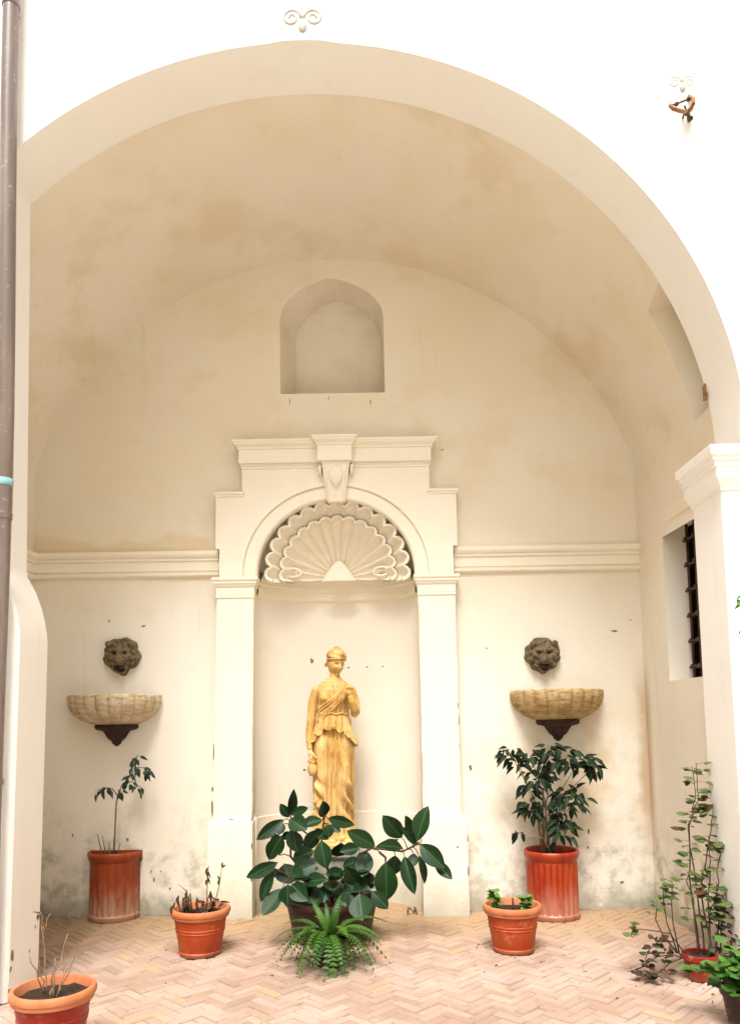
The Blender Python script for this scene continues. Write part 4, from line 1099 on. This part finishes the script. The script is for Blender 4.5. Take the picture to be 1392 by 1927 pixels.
# two sprouts and a stub in the right pot
random.seed(17)
for cx, cy, n, hgt, lab in ((1.075, -1.05, 30, .125, 'small bright green sprout on the pilaster side of the terracotta pot'), (1.275, -1.07, 24, .10, 'small bright green sprout nearer the red pot in the terracotta pot')):
    sp = empty('sprout', (cx, cy, .25), lab, 'plant', 'green sprouts in the terracotta pot')
    stem([(cx, cy, .24), (cx - .01, cy, .24 + hgt)], .005, .003, M['stem_g'], sp)
    rm_ = leaf_mesh('sprout_leaf', M['sprout'], 1., .15, .2, 5)
    for i in range(n):
        t = rn(.1, 1); B = Vector((cx - .01 * t, cy, .25 + hgt * t)); a = rn(0, 2 * PI)
        put_leaf(rm_, B, (math.cos(a), math.sin(a), rn(-.2, .7)), (rn(-.3, .3), -.5, 1), rn(.04, .065), rn(.03, .045), sp)
tag(MB().tube([(1.185, -1.06, .24), (1.186, -1.06, .29), (1.183, -1.06, .335)], [.008, .007, .006], 7).build('plant_stub', M['stem_d'], smooth=True), 'cut brown stub between the two green sprouts in the terracotta pot', 'plant')

# bare twigs in the front pot
random.seed(41)
tw = empty('bare_twigs', (-1.213, -2.53, .26), 'bunch of bare dry twigs in the pot at the foot of the white pier', 'plant')
for (x0, x1, h) in ((-1.235, -1.262, .585), (-1.20, -1.19, .44), (-1.215, -1.165, .53), (-1.19, -1.105, .48), (-1.26, -1.275, .42), (-1.25, -1.205, .38), (-1.225, -1.235, .36), (-1.18, -1.17, .40), (-1.27, -1.30, .46), (-1.205, -1.14, .42)):
    stem(bend((x0, -2.53 + rn(-.05, .05), .25), (x1, -2.52 + rn(-.08, .08), h), 5, 0, .012), .0035, .0018, M['twig'], tw, 'twig', 5)
stem(bend((-1.262, -2.53, .55), (-1.235, -2.53, .63), 3), .0025, .0014, M['twig'], tw, 'twig', 5)
stem(bend((-1.262, -2.53, .57), (-1.285, -2.53, .64), 3), .0025, .0014, M['twig'], tw, 'twig', 5)
for i in range(4):
    put_leaf(DM[i % 2], (-1.27 + rn(-.02, .03), -2.53, rn(.56, .64)), (rn(-.5, .5), -.3, rn(-.8, .3)), (0, -1, .3), .03, .010, tw)

# leggy plant with round leaves against the pier, and its trailing neighbour
random.seed(52)
RM = [round_mesh('round_leaf', M['round'], c) for c in (.1, .35, -.2)]; RR = [round_mesh('rusty_leaf', M['rusty_leaf'], c) for c in (.2, .4)]; DK = [round_mesh('dark_leaf', M['dark_leaf'], c) for c in (.2, .4)]
lp_ = empty('leggy_plant', (2.14, -1.66, .12), 'tall leggy plant with small round leaves beside the right white pier', 'plant')
legs_ = [((2.10, -1.64, .12), (2.07, -1.60, .55), (2.09, -1.56, .85), (2.145, -1.54, 1.02), (2.14, -1.52, 1.20), 16), ((2.12, -1.66, .12), (2.10, -1.62, .50), (2.11, -1.58, .86), (2.185, -1.55, 1.0), (2.20, -1.53, 1.22), 18), ((2.16, -1.66, .12), (2.15, -1.63, .50), (2.19, -1.60, .72), (2.245, -1.58, .88), (2.25, -1.57, .98), 10),
         ((2.16, -1.68, .12), (2.19, -1.64, .40), (2.20, -1.62, .62), (2.21, -1.60, .72), (2.22, -1.60, .80), 12), ((2.18, -1.66, .12), (2.24, -1.63, .40), (2.25, -1.62, .60), (2.255, -1.60, .70), (2.26, -1.60, .76), 12), ((2.08, -1.66, .12), (2.05, -1.66, .30), (2.06, -1.65, .45), (2.055, -1.65, .55), (2.05, -1.65, .60), 9), ((2.13, -1.70, .12), (2.16, -1.70, .28), (2.17, -1.69, .40), (2.18, -1.68, .48), (2.18, -1.68, .55), 12), ((2.20, -1.69, .12), (2.23, -1.68, .25), (2.25, -1.67, .35), (2.26, -1.66, .42), (2.265, -1.66, .5), 12)]
for q in legs_:
    pts, n = [Vector(v) + Vector((rn(-.022, .022), rn(-.02, .02), 0)) * (0 if k_ == 0 else 1) for k_, v in enumerate(q[:-1])], q[-1]
    wig = []
    for k_ in range(4): wig += bend(pts[k_], pts[k_ + 1], 3, 0, .008)[:3]
    stem(wig + [pts[-1]], .0055, .0022, M['stem_d'], lp_)
    for i in range(int(n * 1.6)):
        t = rn(.9, 4); j = min(int(t), 3); B = Vector(pts[j]).lerp(Vector(pts[j + 1]), t - j); a = rn(0, 2 * PI)
        d = Vector((math.cos(a), math.sin(a) * .8 - .1, rn(-.15, .25))); L = rn(.038, .066)
        E_ = B + d * rn(.02, .05); stem([B, E_], .0014, .001, M['stem_g'], lp_, 'leaf_stalk', 4)
        me = RM[i % 3] if (i + int(B.z * 10)) % 9 else RR[i % 2]
        put_leaf(me, E_, d, (rn(-.3, .3), -.35, 1), L, L, lp_)
for i in range(34):
    B = Vector((rn(2.16, 2.29), rn(-1.75, -1.62), rn(.14, .42))); a = rn(0, 2 * PI); L = rn(.025, .045)
    put_leaf((RR + DK)[i % 4], B, (math.cos(a), math.sin(a), rn(-.6, .2)), (rn(-.4, .4), -.6, .8), L, L, lp_)
tp = empty('trailing_plant', (2.06, -1.66, .06), 'straggling dark leaved plant trailing over the bricks left of the small red pot', 'plant')
tr = [((2.07, -1.64, .13), (2.0, -1.60, .24), (1.90, -1.56, .25), (1.82, -1.55, .255), (1.785, -1.55, .30), 5, 0), ((1.82, -1.55, .255), (1.80, -1.55, .245), (1.79, -1.55, .235), (1.785, -1.56, .225), (1.79, -1.57, .21), 3, 0), ((2.05, -1.66, .12), (1.98, -1.66, .14), (1.90, -1.66, .13), (1.80, -1.66, .07), (1.72, -1.67, .05), 16, 1),
      ((2.05, -1.64, .12), (1.98, -1.62, .20), (1.92, -1.62, .20), (1.86, -1.62, .15), (1.84, -1.62, .10), 18, 1), ((2.04, -1.66, .12), (1.96, -1.68, .10), (1.90, -1.70, .06), (1.84, -1.70, .05), (1.79, -1.70, .045), 16, 1), ((2.03, -1.62, .14), (1.985, -1.60, .30), (1.98, -1.58, .40), (1.98, -1.58, .46), (1.975, -1.58, .52), 14, 0), ((2.04, -1.62, .14), (2.02, -1.60, .30), (2.025, -1.58, .40), (2.03, -1.58, .46), (2.035, -1.58, .51), 14, 0), ((2.02, -1.64, .14), (1.95, -1.62, .24), (1.92, -1.60, .32), (1.925, -1.60, .36), (1.93, -1.6, .40), 7, 0)]
for q in tr:
    pts, n, dk = q[:-2], q[-2], q[-1]
    stem(pts, .0045, .002, M['stem_d'], tp)
    for i in range(n):
        t = rn(.9, 4) if dk else rn(2., 4); j = min(int(t), 3); B = Vector(pts[j]).lerp(Vector(pts[j + 1]), t - j) + rvec(.03); B.z = max(B.z, .012); a = rn(0, 2 * PI); L = rn(.028, .048)
        d = Vector((math.cos(a), math.sin(a), rn(-.2, .3)))
        put_leaf((DK + RR[:1])[i % 3] if dk else RM[i % 3], B, d, (rn(-.3, .3), -.4, 1), L, L, tp)
for i in range(12):
    put_leaf(RR[i % 2], Vector((rn(1.88, 1.99), rn(-1.66, -1.60), rn(.14, .235))), rvec(), (rn(-.3, .3), -.6, .7), .032, .03, tp)
lp_.location.x += .05
# shrub at the lower right
random.seed(61)
sh = empty('green_shrub', (2.10, -2.34, .16), 'bright green round leaved shrub at the lower right edge before the pier', 'plant')
SM = [round_mesh('shrub_leaf', M['shrub'], c) for c in (.1, .35, -.2)]
for k in range(26):
    a = rn(0, 2 * PI); T = Vector((2.04 + rn(-.20, .22), -2.32 + rn(-.14, .12), rn(.14, .40))); B = Vector((2.10 + rn(-.05, .05), -2.34 + rn(-.05, .05), .15))
    if k == 0: T = Vector((2.19, -2.30, .53))
    if k == 1: T = Vector((1.93, -2.32, .30))
    if k == 2: T = Vector((2.23, -2.28, .46))
    pts = bend(B, T, 5, .03, .015); stem(pts, .004, .002, M['stem_g'], sh)
    for i in range(11):
        t = rn(.3, 1) * 5; j = min(int(t), 4); Q = pts[j].lerp(pts[j + 1], t - j); an = rn(0, 2 * PI); L = rn(.042, .070)
        d = Vector((math.cos(an), math.sin(an), rn(-.25, .3))); put_leaf(SM[i % 3], Q + d * .012, d, (rn(-.3, .3), -.4, 1), L, L, sh)
# sprays at the right edge
random.seed(71)
vi = empty('wall_creeper', (2.42, -1.90, 2.1), 'few green leaf sprays on the white pier at the right photo edge', 'plant')
for z0 in (2.16, 1.99):
    stem([(2.48, -1.885, z0 + .08), (2.42, -1.92, z0 + .05), (2.37, -1.95, z0), (2.345, -1.95, z0 - .04)], .003, .0015, M['stem_g'], vi)
    for i in range(12):
        t = rn(0, 1); B = Vector((lerp(2.46, 2.345, t), -1.94, z0 + .05 - .09 * t + rn(-.03, .03))); put_leaf(FL[i % 3] if z0 < 2.1 else SPM, B, (rn(-1, .2), rn(-.5, .3), rn(-.8, .2)), (0, -.6, .8), rn(.04, .055), .02, vi)
stem([(2.46, -1.887, 2.24), (2.44, -1.887, 2.15), (2.46, -1.887, 1.95)], .004, .003, M['stem_g'], vi)
# weed at the foot of the niche
random.seed(77)
wd_ = empty('dry_weed', (.57, -.05, 0), 'small dry brown weed in the corner between the niche and the pilaster foot', 'weed')
for i in range(4):
    a = rn(-1, 1); stem([(.585, -.045, 0), (.575 + .05 * a - .02, -.07, .03 + rn(0, .02)), (.56 + .08 * a - .02, -.09, rn(.02, .07))], .003, .002, M['stem_d'], wd_, 'stem', 4)
    put_leaf(DM[i % 2], (.56 + .06 * a - .02, -.085, rn(.02, .06)), (a, -.4, rn(-.5, .5)), (0, -.5, 1), .05, .018, wd_)

# ================================================================== drainpipe, bracket, stucco reliefs, hook
def pipe_mat():
    t = NT('brown_pipe_paint'); p = t.pos()
    c = t.mix(t.ramp(t.noise(t.vscale(p, (6, 6, .8)), 2, 5, .6), .36, .66), (.15, .112, .09), (.20, .155, .13))
    c = t.mix(t.math('MULTIPLY', t.ramp(t.noise(p, 25, 4, .7), .62, .68), .5), c, (.5, .45, .42))
    return t.out(c, .30, t.bump(t.noise(p, 30, 3), .08, .003), .6)
M['pipe'] = pipe_mat()
M['cyan'] = simple('turquoise_tape', (.16, .42, .45), (.28, .52, .54), 15, .6)
def pipe_pt(z):
    tab = [(.0, -1.806), (.83, -1.798), (2.70, -1.789), (5.90, -1.836), (9.0, -1.88)]
    return (key(tab, z)[0], -1.965, z)
dp = empty('drainpipe', (-1.806, -1.965, 0), 'brown painted metal drainpipe running down the left white pier', 'drainpipe')
MB().tube([pipe_pt(2.69 + 6.3 * i / 10) for i in range(11)], .0465, 24).build('pipe_section', M['pipe'], dp, smooth=True, sharp=50)
MB().tube([pipe_pt(0 + 2.71 * i / 8) for i in range(9)], .0440, 24).build('pipe_section', M['pipe'], dp, smooth=True, sharp=50)
cx_, cy_, _ = pipe_pt(2.70)
MB().lathe([(.045, -.03), (.048, -.026), (.049, -.018), (.0475, -.012), (.049, -.004), (.050, .004), (.0475, .012)], cx_, cy_, 2.70, 28).build('collar', M['pipe'], dp, smooth=True)
cx_, cy_, _ = pipe_pt(2.89)
MB().lathe([(.047, -.022), (.0485, -.020), (.0485, .016), (.047, .018)], cx_, cy_, 2.89, 28, rf=lambda r, z, a: r).build('tape', M['cyan'], dp, smooth=True)
for zb in (5.86, 1.2):
    cx_, cy_, _ = pipe_pt(zb)
    b = MB().lathe([(.047, -.014), (.051, -.014), (.051, .014), (.047, .014)], cx_, cy_, zb, 28); b.box(cx_ - .012, cx_ + .012, cy_ + .04, -1.876, zb - .01, zb + .01)
    b.build('clip', M['pipe'], dp)

ib = empty('iron_bracket', (2.24, -1.90, 5.13), 'bent rusty iron lamp bracket high on the white facade at the right', 'bracket')
IR = [[[2.091, -2.02, 5.086], [2.105, -2.03, 5.053], [2.135, -2.03, 5.042], [2.184, -1.98, 5.077], [2.239, -1.92, 5.128]], [[2.273, -1.876, 5.265], [2.263, -1.95, 5.182], [2.249, -1.98, 5.126], [2.245, -1.96, 5.114], [2.239, -1.92, 5.128]], [[2.091, -2.02, 5.086], [2.148, -1.98, 5.126], [2.193, -1.95, 5.166], [2.247, -1.92, 5.208], [2.28, -1.876, 5.250]], [[2.207, -1.95, 5.141], [2.219, -1.94, 5.128], [2.226, -1.876, 5.121]]]
for i, p in enumerate(IR): MB().tube(p, [.012, .012, .006, .006][i], 7).build('rod', M['brown_iron'] if i < 2 else M['iron'], ib, smooth=True)
for q in ((2.148, -1.98, 5.126), (2.247, -1.92, 5.208), (2.222, -1.935, 5.104), (2.265, -1.90, 5.100)):
    MB().sphere(q, .014, 8, 6).build('knob', M['iron'], ib, smooth=True)
MB().tube([(2.239, -1.92, 5.128), (2.265, -1.876, 5.10)], .010, 7).build('rod', M['iron'], ib, smooth=True)

M['relief'] = simple('worn_relief_stucco', (.56, .52, .45), (.44, .40, .34), 25, .9)
def relief(name, cx, cz, sc_, label, seed):
    random.seed(seed)
    root = empty(name, (cx, YF, cz), label, 'relief')
    for s in (-1, 1):
        pts = []
        for i in range(26):
            a = i / 25 * 3. * PI; r = sc_ * .55 * (1 - .75 * i / 25); pts.append((cx + s * (sc_ * .62 + r * math.cos(a) * -1), YF + .004, cz + r * math.sin(a)))
        MB().tube(pts, sc_ * .10, 7).build('scroll', M['relief'], root, smooth=True)
    MB().sphere((cx, YF - .006, cz - sc_ * .55), (sc_ * .24, .010, sc_ * .34), 12, 8).build('drop', M['relief'], root, smooth=True)
relief('stucco_relief', -.078, 5.83, .11, 'white stucco scroll relief over the crown of the arch', 1)
relief('stucco_relief', 2.235, 5.36, .075, 'small worn white stucco relief above the rusty iron bracket', 2)
hk = MB().tube([(2.452, -1.489, 3.63), (2.43, -1.50, 3.59), (2.432, -1.505, 3.54), (2.425, -1.503, 3.50)], [.006, .010, .012, .006], 7)
hk.sphere((2.440, -1.50, 3.53), (.012, .012, .03), 8, 6)
tag(hk.build('iron_hook', M['brown_iron'], smooth=True), 'small rusty hook on the arch edge above the right impost', 'hook')
random.seed(5)
for y, z, a, b in ((-1.835, .236, .04, .085), (-1.85, .17, .03, .05), (-1.62, .20, .02, .03), (-1.55, .32, .02, .03), (-1.86, .05, .03, .04)):
    chip(-1.7295, y, z, a, b, lg, 'x')
# broken arrises on the pilasters
random.seed(19)
for x, z, a, b in ((-.973, 1.27, .010, .19), (-.980, .99, .022, .06), (-.982, .84, .020, .15), (-.83, .752, .05, .012), (-.675, .742, .02, .03), (.965, 1.62, .01, .05), (.968, 1.50, .012, .10), (.968, 1.3, .008, .04), (.955, 1.475, .012, .012)):
    chip(x, -.1185, z, a, b, nc)
for x, z, a, b in ((1.008, .58, .012, .06), (1.008, .33, .014, .10), (-.668, .55, .012, .08), (-.67, .30, .016, .06), (.93, .52, .02, .02)):
    chip(x, -.1505, z, a, b, nc)
# crumbs of earth and dry leaf on the bricks
random.seed(23)
db = MB()
for i in range(150):
    k = rn(0, 1)
    if k < .55:
        px_, py_ = random.choice([(-.87, -1.02, .2), (1.18, -1.05, .2), (0, -1.30, .16), (-1.77, -.10, .24), (1.64, -.2, .22), (2.0, -1.66, .2)])[:2]; a = rn(0, 2 * PI); rr = rn(.17, .42); x, y = px_ + rr * math.cos(a), py_ + rr * math.sin(a) * .8
    else: x, y = rn(-1.8, 2.1), rn(-2.3, -.3)
    if y > -.06 or x > 2.25: continue
    sz = rn(.003, .009) if i % 6 else rn(.010, .018); a = rn(0, PI); h = rn(.002, .005)
    db.add([(x + sz * math.cos(a + q) * (1 if q_ % 2 else .5), y + sz * math.sin(a + q) * (1 if q_ % 2 else .5), .002) for q_, q in enumerate((0, 1.2, 2.2, 3.3, 4.6))] + [(x, y, .003 + h)], [(0, 1, 5), (1, 2, 5), (2, 3, 5), (3, 4, 5), (4, 0, 5)])
tag(db.build('debris', M['dry'], weld=False), 'scattered crumbs of earth and dry leaf on the bricks', 'debris', kind='stuff')
